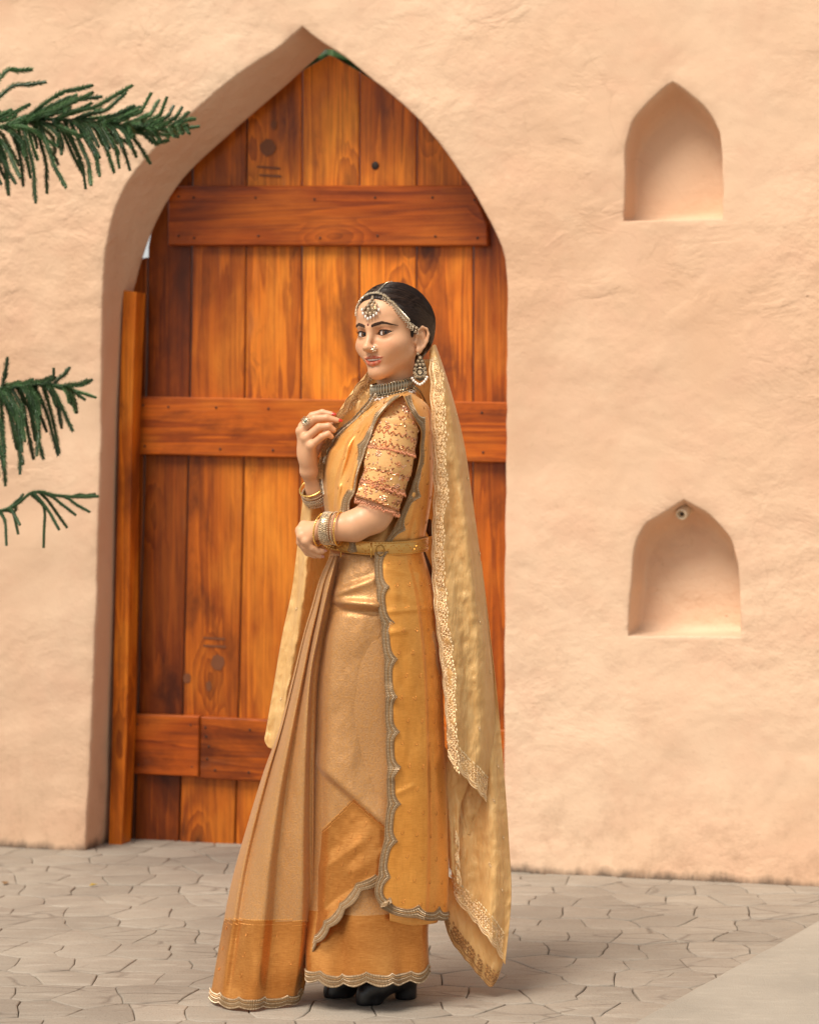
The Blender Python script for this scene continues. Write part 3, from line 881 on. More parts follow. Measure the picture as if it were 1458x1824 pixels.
for k in range(130):
    x0 = r1.uniform(-420, 335); s_ = (355 - x0) / 300; s_ = min(1.0, max(.12, s_))
    up = r1.random() < 0.42
    l1, l2 = r1.uniform(25, 50) * s_, r1.uniform(40, 95) * s_
    if up: lets.append((x0, axy(x0), x0 + l1 * 1.2, axy(x0) - l1 * .5, x0 + l2 * 1.2, axy(x0) - l2 * .55, r1.uniform(-.25, .25), .0100, r1.uniform(.8, 1.3)))
    else: lets.append((x0, axy(x0), x0 + l1 * .75, axy(x0) + l1 * .6, x0 + l2 * .72, axy(x0) + l2 * 1.0, r1.uniform(-.25, .25), .0100, r1.uniform(.6, 1.0)))
branch([(-640, 360, 0), (-480, 300, 0), (-200, 262, 0), (0, 226, 0), (60, 214, 0), (120, 214, 0), (200, 222, 0), (290, 231, 0), (356, 225, 0)], lets, 1)
lets = []
axy2 = lambda x: float(np.interp(x, [-480, -150, 0, 40, 80, 120, 170], [770, 712, 692, 686, 684, 692, 708]))
for (x0, x1, y1, x2, y2) in [(5, 10, 665, 14, 636), (70, 95, 672, 96, 655), (95, 115, 668, 125, 655), (110, 140, 685, 156, 676), (0, 6, 780, 10, 866), (5, 25, 770, 42, 828), (15, 38, 770, 36, 845), (35, 50, 770, 60, 818), (45, 62, 760, 78, 818), (55, 70, 765, 66, 812), (60, 85, 740, 104, 812), (75, 95, 750, 106, 808), (90, 112, 728, 130, 768), (105, 125, 700, 130, 722), (-30, -5, 770, 8, 840), (-40, -10, 790, -2, 850), (100, 135, 700, 152, 712), (60, 110, 690, 140, 700), (20, 50, 700, 60, 740), (30, 60, 710, 84, 770), (10, 30, 740, 30, 800)]:
    lets.append((x0, axy2(x0), x1, y1, x2, y2, r1.uniform(-.1, .1), 0.0100, r1.uniform(.55, 1.0)))
for k in range(40):
    x0 = r1.uniform(-420, 130); s_ = min(1.0, max(.15, (180 - x0) / 170)); l2 = r1.uniform(50, 140) * s_
    lets.append((x0, axy2(x0), x0 + l2 * .28, axy2(x0) + l2 * .5, x0 + l2 * .36, axy2(x0) + l2, r1.uniform(-.25, .25), .0100, r1.uniform(.5, .9)))
for k in range(14):
    x0 = r1.uniform(-420, 140); l2 = r1.uniform(20, 45)
    lets.append((x0, axy2(x0), x0 + l2 * .7, axy2(x0) - l2 * .2, x0 + l2 * 1.2, axy2(x0) - l2 * .4, r1.uniform(-.2, .2), .0100, r1.uniform(.6, 1.0)))
branch([(-620, 850, 0), (-480, 770, 0), (-150, 712, 0), (0, 692, 0), (40, 686, 0), (80, 684, 0), (120, 692, 0), (171, 708, 0)], lets, 2)
lets = []
axy3 = lambda x: float(np.interp(x, [-400, -100, 0, 25, 45, 65, 90, 130, 176], [980, 935, 910, 903, 885, 875, 881, 885, 884]))
for (x0, x1, y1, x2, y2) in [(0, 10, 930, 12, 972), (5, 25, 915, 33, 952), (18, 28, 920, 36, 935), (55, 80, 905, 78, 976), (60, 90, 915, 106, 944), (70, 100, 912, 120, 940), (80, 110, 898, 136, 918), (110, 135, 898, 160, 912), (20, 35, 890, 42, 880), (-20, -8, 940, -4, 990), (130, 155, 883, 170, 880), (15, 30, 905, 26, 912)]:
    lets.append((x0, axy3(x0), x1, y1, x2, y2, r1.uniform(-.06, .06), 0.0072, r1.uniform(.7, 1.0)))
for k in range(10):
    x0 = r1.uniform(-380, -30); l2 = r1.uniform(40, 90)
    lets.append((x0, axy3(x0), x0 + l2 * .3, axy3(x0) + l2 * .5, x0 + l2 * .4, axy3(x0) + l2, r1.uniform(-.2, .2), .0075, r1.uniform(.6, .95)))
branch([(-620, 1040, 0), (-400, 980, 0), (-100, 935, 0), (0, 910, 0), (25, 903, 0), (45, 885, 0), (65, 875, 0), (90, 881, 0), (130, 885, 0), (176, 884, 0)], lets, 3)
# two fallen leaves on the paving
for i, (x, y, sz, lab) in enumerate([(167, 1577, .014, 'tiny yellow fallen leaf on the paving near the door'), (10, 1573, .02, 'dry brown leaf on the paving at the left edge')]):
    c = ground_pt(x, y, 0.003); lf = MB()
    lf.add([(-sz, 0, .0), (-.2 * sz, sz * .6, .006), (sz, 0, .002), (-.1 * sz, -sz * .6, .004), (0, 0, .0)], [(0, 4, 1), (1, 4, 2), (2, 4, 3), (3, 4, 0)])
    o = lf.build('fallen_leaf', mat_plain('dry_leaf', (0.45, 0.30, 0.05) if i == 0 else (0.25, 0.15, 0.07), 0.7)); o.location = c; o.rotation_euler = (0, 0, .6 + i)
    tag(o, lab, 'leaf')

# ------------------------------------------------------------------ implicit-surface modelling for the figure
class Fld:
    def __init__(self, lo, hi, h):
        self.lo = np.array(lo, float); self.h = h
        self.n = np.ceil((np.array(hi) - self.lo) / h).astype(int) + 1
        self.d = np.full(self.n, 0.5, dtype=np.float32)
    def box(self, lo, hi):
        a = np.clip(np.floor((np.array(lo) - self.lo) / self.h).astype(int), 0, self.n - 1)
        b = np.clip(np.ceil((np.array(hi) - self.lo) / self.h).astype(int) + 1, 1, self.n)
        return a, b
    def apply(self, prim, k=0.0, op='u'):
        fn, lo, hi = prim
        pad = max(0.006, 2.2 * k)
        a, b = self.box(np.array(lo) - pad, np.array(hi) + pad)
        if np.any(b <= a): return
        X = (self.lo[0] + self.h * np.arange(a[0], b[0]))[:, None, None].astype(np.float32)
        Y = (self.lo[1] + self.h * np.arange(a[1], b[1]))[None, :, None].astype(np.float32)
        Z = (self.lo[2] + self.h * np.arange(a[2], b[2]))[None, None, :].astype(np.float32)
        e = fn(X, Y, Z).astype(np.float32)
        s = (slice(a[0], b[0]), slice(a[1], b[1]), slice(a[2], b[2]))
        d = self.d[s]
        if op == 'u':
            if k <= 0: self.d[s] = np.minimum(d, e)
            else:
                h = np.clip(0.5 + 0.5 * (d - e) / k, 0, 1)
                self.d[s] = d * (1 - h) + e * h - k * h * (1 - h)
        else:
            e = -e if op == 's' else e
            if k <= 0: self.d[s] = np.maximum(d, e)
            else:
                h = np.clip(0.5 - 0.5 * (d - e) / k, 0, 1)
                self.d[s] = d * (1 - h) + e * h + k * h * (1 - h)
    def mesh(self):
        d = self.d; ins = d < 0
        n = self.n
        c = np.zeros(tuple(n - 1), dtype=np.uint8)
        for a in (0, 1):
            for b in (0, 1):
                for e in (0, 1):
                    c += ins[a:n[0] - 1 + a, b:n[1] - 1 + b, e:n[2] - 1 + e]
        act = np.argwhere((c > 0) & (c < 8))
        idx = np.full(tuple(n - 1), -1, dtype=np.int32)
        idx[tuple(act.T)] = np.arange(len(act))
        acc = np.zeros((len(act), 3)); cnt = np.zeros(len(act))
        corners = [(a, b, e) for a in (0, 1) for b in (0, 1) for e in (0, 1)]
        for p in corners:
            for ax in range(3):
                if p[ax] == 0:
                    q = list(p); q[ax] = 1
                    v0 = d[act[:, 0] + p[0], act[:, 1] + p[1], act[:, 2] + p[2]]
                    v1 = d[act[:, 0] + q[0], act[:, 1] + q[1], act[:, 2] + q[2]]
                    m = (v0 < 0) != (v1 < 0)
                    t = np.where(m, v0 / np.where(m, v0 - v1, 1), 0)
                    pt = np.array(p, float)[None, :].repeat(len(act), 0); pt[:, ax] += t
                    acc += pt * m[:, None]; cnt += m
        V = self.lo + (act + acc / cnt[:, None]) * self.h
        Fc = []
        for ax in range(3):
            sl0 = [slice(None)] * 3; sl1 = [slice(None)] * 3
            sl0[ax] = slice(0, n[ax] - 1); sl1[ax] = slice(1, n[ax])
            i0, i1 = ins[tuple(sl0)], ins[tuple(sl1)]
            E = np.argwhere(i0 != i1)
            o1, o2 = [(1, 2), (2, 0), (0, 1)][ax]
            ok = (E[:, o1] > 0) & (E[:, o2] > 0) & (E[:, o1] < n[o1] - 1) & (E[:, o2] < n[o2] - 1)
            E = E[ok]; s = i0[tuple(E.T)]
            def cell(a, b):
                q = E.copy(); q[:, o1] -= a; q[:, o2] -= b
                return idx[tuple(q.T)]
            q = np.stack([cell(1, 1), cell(0, 1), cell(0, 0), cell(1, 0)], 1)
            q = np.where(s[:, None], q, q[:, ::-1])
            Fc.append(q)
        return V, np.vstack(Fc)

class Frame:
    """rigid frame: local (mm) to world (m); axes as columns"""
    def __init__(self, o, X, Y, Z, sc=0.001, s3=(1, 1, 1)):
        self.o = np.array(o, float); self.A = np.array([X, Y, Z], float); self.sc = sc; self.s3 = np.array(s3, float)
    def w(self, p):
        p = np.asarray(p, float) * self.s3
        return self.o + (p * self.sc) @ self.A
    def wv(self, p): return Vector(self.w(p))
    def loc(self, X, Y, Z):
        dx, dy, dz = X - self.o[0], Y - self.o[1], Z - self.o[2]
        return [(dx * a[0] + dy * a[1] + dz * a[2]) / (self.sc * k) for a, k in zip(self.A, self.s3)]
    def l(self, p):
        return ((np.asarray(p, float) - self.o) @ self.A.T) / (self.sc * self.s3)

WORLD = Frame((0, 0, 0), (1, 0, 0), (0, 1, 0), (0, 0, 1), 1.0)

def rot_xyz(rx, ry, rz):
    return np.array(Matrix.Rotation(math.radians(rz), 3, 'Z') @ Matrix.Rotation(math.radians(ry), 3, 'Y') @ Matrix.Rotation(math.radians(rx), 3, 'X'))

def ell(fr, c, r, rot=None):
    c = np.array(c, float); r = np.array(r, float) if hasattr(r, '__len__') else np.array([r] * 3, float)
    Rm = np.eye(3) if rot is None else rot_xyz(*rot)
    cw = fr.w(c); rm = r.max() * fr.sc * fr.s3.max()
    def fn(X, Y, Z):
        x, y, z = fr.loc(X, Y, Z); x, y, z = x - c[0], y - c[1], z - c[2]
        if rot is not None:
            x, y, z = (Rm[0, 0] * x + Rm[1, 0] * y + Rm[2, 0] * z, Rm[0, 1] * x + Rm[1, 1] * y + Rm[2, 1] * z, Rm[0, 2] * x + Rm[1, 2] * y + Rm[2, 2] * z)
        k0 = np.sqrt((x / r[0]) ** 2 + (y / r[1]) ** 2 + (z / r[2]) ** 2)
        k1 = np.sqrt((x / r[0] ** 2) ** 2 + (y / r[1] ** 2) ** 2 + (z / r[2] ** 2) ** 2) + 1e-9
        return (k0 * (k0 - 1) / k1) * fr.sc
    return fn, cw - rm, cw + rm

def cone(fr, a, b, ra, rb):
    """capsule with two radii"""
    a = np.array(a, float); b = np.array(b, float); ba = b - a; L2 = float(ba @ ba) + 1e-12
    wa, wb = fr.w(a), fr.w(b); rm = max(ra, rb) * fr.sc * fr.s3.max()
    def fn(X, Y, Z):
        x, y, z = fr.loc(X, Y, Z); x, y, z = x - a[0], y - a[1], z - a[2]
        t = np.clip((x * ba[0] + y * ba[1] + z * ba[2]) / L2, 0, 1)
        return (np.sqrt((x - ba[0] * t) ** 2 + (y - ba[1] * t) ** 2 + (z - ba[2] * t) ** 2) - (ra + (rb - ra) * t)) * fr.sc
    return fn, np.minimum(wa, wb) - rm, np.maximum(wa, wb) + rm

def mir(p): return (-p[0], p[1], p[2])

def chain(f, fr, pts, rad, k, kself=None, op='u'):
    for i in range(len(pts) - 1):
        f.apply(cone(fr, pts[i], pts[i + 1], rad[i], rad[i + 1]), k if (i == 0 or kself is None) else kself, op)

def np_mesh(name, V, Fc, mats, parent=None, cols=None, smooth=True, mi=None):
    me = bpy.data.meshes.new(name)
    me.vertices.add(len(V)); me.vertices.foreach_set('co', np.asarray(V, dtype=np.float32).ravel())
    nf = len(Fc); k = Fc.shape[1]
    me.loops.add(nf * k); me.loops.foreach_set('vertex_index', Fc.astype(np.int32).ravel())
    me.polygons.add(nf)
    me.polygons.foreach_set('loop_start', np.arange(0, nf * k, k, dtype=np.int32))
    me.polygons.foreach_set('loop_total', np.full(nf, k, dtype=np.int32))
    if not isinstance(mats, (list, tuple)): mats = [mats]
    for m in mats: me.materials.append(m)
    if mi is not None: me.polygons.foreach_set('material_index', np.asarray(mi, dtype=np.int32))
    me.update(calc_edges=True); me.validate()
    me.polygons.foreach_set('use_smooth', [smooth] * len(me.polygons))
    ca = me.color_attributes.new('tint', 'FLOAT_COLOR', 'POINT')
    arr = np.ones((len(V), 4), dtype=np.float32)
    if cols is not None: arr[:, :3] = cols
    ca.data.foreach_set('color', arr.ravel())
    o = bpy.data.objects.new(name, me)
    return link(o, parent)

def relax(V, Fc, it=2, lam=0.5):
    """light Laplacian smoothing of a quad mesh"""
    e = np.vstack([Fc[:, [0, 1]], Fc[:, [1, 2]], Fc[:, [2, 3]], Fc[:, [3, 0]]])
    n = len(V); deg = np.bincount(e[:, 0], minlength=n) + np.bincount(e[:, 1], minlength=n)
    for _ in range(it):
        S = np.zeros_like(V)
        for c in range(3):
            S[:, c] = np.bincount(e[:, 0], V[e[:, 1], c], n) + np.bincount(e[:, 1], V[e[:, 0], c], n)
        V = V + lam * (S / deg[:, None] - V)
    return V

# ------------------------------------------------------------------ the woman: materials
def mat_skin():
    s = NT('skin')
    n = s.noise(s.coords(), 38, 4, 0.6); n2 = s.noise(s.coords(), 420, 2)
    base = s.mix((0.66, 0.345, 0.180), (0.72, 0.395, 0.22), n)
    c = s.mix(base, s.attr(), 1.0, 'MULTIPLY')
    n3 = s.noise(s.coords(), 150, 4, 0.7)
    c = s.mix(c, (0.50, 0.20, 0.10), s.ramp(n3, [(0.55, 0.0), (0.8, 0.16)]))
    return s.fin(c, s.ramp(n3, [(0.3, 0.36), (0.7, 0.5)]), s.bump(s.math('ADD', n2, n3), 0.14, 0.0012), Specular_IOR_Level=0.42, Subsurface_Weight=0.06,
                 Subsurface_Radius=(0.6, 0.25, 0.12), Subsurface_Scale=0.008, Coat_Weight=0.05, Coat_Roughness=0.3)
def mat_hair():
    s = NT('black_hair')
    return s.fin(s.mix((0.010, 0.006, 0.005), (0.05, 0.026, 0.016), s.attr()), 0.34, Specular_IOR_Level=0.24)
M['skin'] = mat_skin(); M['hair'] = mat_hair()
M['eye_white'] = mat_plain('eye_white', (0.80, 0.74, 0.68), 0.12)
M['iris'] = mat_plain('brown_iris', (0.15, 0.065, 0.025), 0.08)
M['pupil'] = mat_plain('pupil', (0.004, 0.003, 0.003), 0.05)
M['kohl'] = mat_plain('kohl', (0.010, 0.007, 0.006), 0.6)
M['brow'] = mat_plain('brow_hair', (0.075, 0.036, 0.020), 0.85)
M['teeth'] = mat_plain('teeth', (0.95, 0.86, 0.73), 0.3)
M['nail_red'] = mat_plain('red_nail', (0.62, 0.03, 0.015), 0.15, Coat_Weight=0.6)
M['nail_pink'] = mat_plain('pink_nail', (0.62, 0.28, 0.20), 0.25)
M['maroon'] = mat_plain('maroon_dye', (0.16, 0.01, 0.012), 0.6)

person = empty('person', P(650, 1783, 0.0))
person.location.z = 0
tag(person, 'woman in a golden saree and jewellery standing before the door, looking back over her arm', 'person')
PO = Vector(person.location)
def adopt(o):
    """objects of the figure are modelled in world space and hung under the person"""
    o.parent = person
    o.matrix_parent_inverse = Matrix.Translation(-PO)
    return o

# ------------------------------------------------------------------ head frame
YAW, ROLL, PITCH = math.radians(35), math.radians(2.0), math.radians(3.5)
_f = np.array([-math.sin(YAW), -math.cos(YAW), 0.0]); _l = np.array([math.cos(YAW), -math.sin(YAW), 0.0]); _u = np.array([0, 0, 1.0])
# pitch (chin down positive) then roll (crown towards her right)
_f, _u = _f * math.cos(PITCH) - _u * math.sin(PITCH), _u * math.cos(PITCH) + _f * math.sin(PITCH)
_l, _u = _l * math.cos(ROLL) + _u * math.sin(ROLL), _u * math.cos(ROLL) - _l * math.sin(ROLL)
HO = P(696, 593, 0.02)
H = Frame(HO, _l, _f, _u, 0.001, (1.07, 1.07, 0.965))

body = Fld((-0.295, YW - 0.265, 1.035), (0.085, YW + 0.215, 1.715), 0.0016)
A = lambda prim, k=0.0, op='u': body.apply(prim, k, op)
# cranium and face masses
A(ell(H, (0, -12, 32), (70, 90, 82)))
A(ell(H, (0, 18, 44), (57, 62, 50)), 0.02)
A(ell(H, (0, 16, -26), (59, 61, 66)), 0.02)
for s_ in (1, -1):
    A(ell(H, (s_ * 37, 42, -29), (23, 25, 22)), 0.022)
    A(cone(H, (s_ * 45, 2, -52), (s_ * 6, 60, -93), 14, 13), 0.022)
    A(cone(H, (s_ * 9, 72, 16), (s_ * 38, 57, 22), 9, 8), 0.014)
    A(ell(H, (s_ * 26, 55, -46), (14, 13, 16)), 0.016)
A(ell(H, (0, 49, -62), (27, 25, 24)), 0.018)
A(ell(H, (0, 61, -95), (14, 13, 13)), 0.014)
A(ell(H, (0, 40, -91), (24, 22, 14)), 0.016)
# neck and upper trunk
NB = P(708, 724, -0.005)
A(cone(WORLD, tuple(H.w((0, -8, -40))), tuple(NB), 0.046, 0.045), 0.022)
SHL, SHR = P(713, 747, 0.130), P(688, 752, -0.165)
A(cone(WORLD, tuple(P(722, 735, 0.06)), tuple(SHL), 0.038, 0.040), 0.03)
A(cone(WORLD, tuple(P(716, 738, -0.06)), tuple(SHR), 0.042, 0.044), 0.03)
A(ell(WORLD, tuple(P(690, 800, -0.01)), (0.075, 0.125, 0.10)), 0.04)
A(ell(WORLD, tuple(P(672, 900, -0.01)), (0.085, 0.105, 0.13)), 0.04)
# eye sockets
for s_ in (1, -1):
    A(ell(H, (s_ * 31, 89, -2), (20, 20, 15)), 0.012, 's')
    A(ell(H, (s_ * 16, 88, -2), (8, 14, 11)), 0.010, 's')
    A(ell(H, (s_ * 28.5, 58.0, 0), 16.0), 0.006)
# nose
A(cone(H, (0, 75, 9), (0, 92, -28), 6.6, 7.2), 0.012)
A(ell(H, (0, 95, -33.5), (8.8, 8.6, 8.0)), 0.007)
for s_ in (1, -1):
    A(ell(H, (s_ * 9.2, 84, -36.5), (6.4, 9.0, 6.4)), 0.009)
A(cone(H, (0, 92, -39), (0, 80, -43), 4.5, 4.5), 0.005)
for s_ in (1, -1):
    A(ell(H, (s_ * 5.8, 89, -44), (3.2, 5, 3.2)), 0.002, 's')
# lips
def surf_y(x, z):
    ys = np.linspace(115, 30, 170)
    w = H.w(np.stack([np.full(170, x), ys, np.full(170, z)], 1))
    ii = np.clip(np.round((w - body.lo) / body.h).astype(int), 0, body.n - 1)
    v = body.d[ii[:, 0], ii[:, 1], ii[:, 2]]
    return float(ys[np.argmax(v < 0)])
def on_face(pts, off):
    return [(x, surf_y(x, z) + o, z) for (x, z), o in zip(pts, off)]
UL = on_face([(-28, -57.2), (-19, -58.8), (-11, -58.4), (-4, -57.2), (0, -57.9), (4, -57.2), (11, -58.4), (19, -58.8), (28, -57.2)], [-1.6, -0.8, 0.6, 1.6, 1.2, 1.6, .6, -.8, -1.6])
UR = [0.7, 2.0, 3.0, 3.4, 3.2, 3.4, 3.0, 2.0, 0.7]
LL = on_face([(-26, -58.6), (-18, -66.0), (-10, -71.2), (0, -73.0), (10, -71.2), (18, -66.0), (26, -58.6)], [-1.6, -1.2, 0.2, .8, .2, -1.2, -1.6])
LR = [0.6, 3.0, 5.4, 6.2, 5.4, 3.0, 0.6]
MO = on_face([(-23.5, -59.0), (-17, -62.2), (-9, -64.8), (0, -65.6), (9, -64.8), (17, -62.2), (23.5, -59.0)], [0.5] * 7)
chain(body, H, UL, UR, 0.003, 0.002)
chain(body, H, LL, LR, 0.003, 0.002)
for dy in (4, -1, -6, -11):
    chain(body, H, [(p[0], p[1] + dy, p[2]) for p in MO], [0.4, 1.7, 2.6, 2.9, 2.6, 1.7, 0.4], 0.001, 0.001, 's')
# eyelid openings: almond prisms
def almond(s_):
    c = np.array((s_ * 28.0, 0.0)); hw, hu, hl = 17.4, 6.9, 5.6
    Ru, Rl = (hw * hw + hu * hu) / (2 * hu), (hw * hw + hl * hl) / (2 * hl)
    ta = math.radians(6) * s_
    cw = H.w((s_ * 31, 70, 0))
    def fn(X, Y, Z):
        x, y, z = H.loc(X, Y, Z); x = x - c[0]
        x, z = x * math.cos(ta) + z * math.sin(ta), -x * math.sin(ta) + z * math.cos(ta)
        u = np.sqrt(x * x + (z + Ru - hu) ** 2) - Ru
        l = np.sqrt(x * x + (z - Rl + hl) ** 2) - Rl
        return np.maximum(np.maximum(u, l), 55 - y) * 0.001
    return fn, cw - 0.026, cw + 0.026
for s_ in (1, -1):
    A(almond(s_), 0.0008, 's')
# ears
def ear(s_):
    a = math.radians(30)
    yl, xl = np.array([-math.sin(a) * s_, math.cos(a), 0]), np.array([math.cos(a) * s_, math.sin(a), 0])
    zl = np.array([0, 0, 1.0]); tb = math.radians(8)
    yl, zl = yl * math.cos(tb) + zl * math.sin(tb), zl * math.cos(tb) - yl * math.sin(tb)
    o = H.w((s_ * 69, -9, -20))
    return Frame(o, xl @ H.A, yl @ H.A, zl @ H.A)
for s_ in (1, -1):
    E = ear(s_)
    A(ell(E, (1, -2, 2), (6, 15, 26)), 0.006)
    hp = [(3, 8, -4), (5, 11, 8), (6, 8, 21), (7, -2, 28), (8, -13, 24), (9, -18, 12), (8, -16, -4), (6, -10, -17), (4, -2, -26)]
    chain(body, E, hp, [2.5, 3.2, 3.6, 3.8, 3.8, 3.6, 3.4, 3.4, 4], 0.003, 0.002)
    A(ell(E, (4, 1, -27), (4.5, 7.5, 8.5)), 0.005)
    A(ell(E, (9, -1, -3), (7.5, 9, 13)), 0.003, 's')
    A(ell(E, (9, -6, 15), (4, 8, 8)), 0.004, 's')
    A(ell(E, (3, 11, -7), (4, 4.5, 6)), 0.004)
    A(cone(E, (4, -10, -6), (4, -5, 14), 2.5, 2.8), 0.004)

# ------------------------------------------------------------------ arms and hands
def arm(pts, rad, k=0.02):
    for i in range(len(pts) - 1):
        A(cone(WORLD, tuple(P(*pts[i])), tuple(P(*pts[i + 1])), rad[i], rad[i + 1]), k)
arm([(713, 747, .128), (694, 830, .140), (672, 905, .145)], [.041, .044, .038])
arm([(672, 908, .145), (664, 921, .148), (630, 937, .155), (600, 940, .150), (574, 942, .140)], [.037, .036, .034, .0275, .0215], 0.016)
arm([(688, 752, -.165), (668, 850, -.170), (640, 925, -.150)], [.045, .040, .036])
arm([(640, 925, -.150), (600, 905, -.095), (566, 872, -.045), (552, 840, -.015)], [.036, .033, .026, .0205], 0.016)
NAILS = []
def finger(pts, rad, nail=None, k=0.006):
    w = [P(*p) for p in pts]
    for i in range(len(w) - 1):
        A(cone(WORLD, tuple(w[i]), tuple(w[i + 1]), rad[i], rad[i + 1]), k if i == 0 else 0.0025)
    if nail: NAILS.append((w[-2], w[-1], rad[-1], nail))
# her left hand rests across the waist, fingers curling under
WL = (572, 942, .140)
kn = [(541, 936, .118), (535, 945, .128), (537, 955, .138), (545, 964, .144)]
for q, r in zip(kn, (.0115, .0115, .0108, .0098)):
    A(cone(WORLD, tuple(P(*WL)), tuple(P(*q)), .016, r), 0.010)
A(ell(WORLD, tuple(P(553, 949, .130)), (.020, .016, .018)), 0.010)
finger([kn[0], (536, 957, .098), (547, 977, .094), (559, 986, .098)], [.0104, .0092, .0082, .0068], 'pink')
finger([kn[1], (535, 966, .114), (548, 984, .110), (561, 990, .113)], [.0104, .0094, .0084, .0070], 'pink')
finger([kn[2], (544, 974, .130), (558, 984, .126), (570, 990, .126)], [.0100, .0090, .0080, .0068], 'pink')
finger([kn[3], (556, 976, .140), (568, 982, .136), (575, 982, .134)], [.0092, .0080, .0072, .0062], 'pink')
finger([(566, 948, .112), (560, 966, .094), (574, 978, .100)], [.013, .0105, .0080])
# her right hand lifts the veil's edge at the chest
WR = (551, 838, -.012)
kr = [(540, 760, -.004), (536, 768, .014), (545, 780, .026), (554, 794, .032)]
for q, r in zip(kr, (.0120, .0122, .0112, .0102)):
    A(cone(WORLD, tuple(P(*WR)), tuple(P(*q)), .0175, r), 0.011)
A(ell(WORLD, tuple(P(546, 806, .004)), (.022, .017, .034)), 0.012)
finger([kr[0], (556, 741, -.002), (574, 735, .004), (590, 738, .010)], [.0108, .0094, .0082, .0066], 'red')
finger([kr[1], (560, 746, .024), (582, 744, .026), (601, 749, .026)], [.0108, .0096, .0082, .0064], 'red')
finger([kr[2], (568, 761, .036), (585, 759, .036), (594, 766, .032)], [.0104, .0092, .0082, .0070])
finger([kr[3], (573, 778, .042), (584, 773, .040), (590, 778, .036)], [.0094, .0082, .0074, .0064])
finger([(553, 815, -.020), (575, 782, -.022), (590, 760, -.006), (599, 752, .010)], [.014, .011, .0095, .0075])

V, Fq = body.mesh()
V = relax(V, Fq, 2, 0.35)
# skin tint: make-up, lips and warmth follow the anatomy
Lc = H.l(V)
cols = np.ones((len(V), 3))
def blend(mask, c):
    global cols
    m = np.clip(mask, 0, 1)[:, None]; cols = cols * (1 - m) + np.array(c)[None, :] * m
head_m = (V[:, 2] > HO.z - 0.125)
ax = np.abs(Lc[:, 0])
blush = np.exp(-(((ax - 42) / 17) ** 2 + ((Lc[:, 2] + 30) / 15) ** 2)) * (Lc[:, 1] > 10) * head_m
blend(blush * 0.30, (1.0, 0.66, 0.58))
def dist_chain(pts, rad):
    dd = np.full(len(V), 1e9)
    for i in range(len(pts) - 1):
        a = np.array(pts[i], float); b = np.array(pts[i + 1], float); ba = b - a
        t = np.clip(((Lc - a) @ ba) / (ba @ ba), 0, 1)
        q = np.linalg.norm(Lc - a - t[:, None] * ba, axis=1) - (rad[i] + (rad[i + 1] - rad[i]) * t)
        dd = np.minimum(dd, q)
    return dd
du = dist_chain(UL, UR); dl = dist_chain(LL, LR)
lip = np.clip(1.0 - np.minimum(du, dl) / 1.0, 0, 1) * (Lc[:, 1] > 60) * head_m
blend(np.clip(1.0 - du / 0.9, 0, 1) * (Lc[:, 1] > 60) * head_m, (0.74, 0.27, 0.25))
blend(np.clip(1.0 - dl / 0.9, 0, 1) * (du > .6) * (Lc[:, 1] > 60) * head_m, (0.84, 0.31, 0.29))
inner = (Lc[:, 1] < MO[3][1] - 4 - 0.02 * ax ** 2) & (ax < 24) & (np.abs(Lc[:, 2] + 63.5) < 6) & (Lc[:, 1] > 58) & head_m
blend(inner * 0.9, (0.16, 0.05, 0.05))
for s_ in (1, -1):
    ex = (Lc[:, 0] - s_ * 32.5)
    lidm = np.exp(-((ex / 15) ** 2 + ((Lc[:, 2] - 8.5) / 4.6) ** 2)) * (Lc[:, 1] > 45) * (Lc[:, 2] > 2) * head_m
    blend(lidm * 0.75, (0.80, 0.55, 0.42))
    crease = np.exp(-((ex / 17) ** 2 + ((Lc[:, 2] - 12.5) / 2.6) ** 2)) * (Lc[:, 1] > 45) * head_m
    blend(crease * 0.55, (0.52, 0.33, 0.26))
    rim = np.exp(-((ex / 13.5) ** 2 + ((Lc[:, 2] + 5.2) / 1.6) ** 2)) * (Lc[:, 1] > 50) * head_m
    blend(rim * 0.6, (0.45, 0.30, 0.25))
body_o = adopt(np_mesh('body', V, Fq, M['skin'], None, cols))
bvh = BVHTree.FromPolygons([Vector(v) for v in V[:]], [tuple(q) for q in Fq[(V[Fq[:, 0], 2] > HO.z - 0.13)]])

def face_pt(x, z, lift=0.5):
    """point on the face surface at local (x, z), lifted in mm"""
    o = H.wv((x, 160, z)); d = Vector(tuple(-H.A[1]))
    hit, nrm, _, _ = bvh.ray_cast(o, d)
    if hit is None: return H.wv((x, 60, z)), Vector(tuple(H.A[1]))
    if nrm.dot(d) > 0: nrm = -nrm
    return hit + nrm * lift * 0.001, nrm

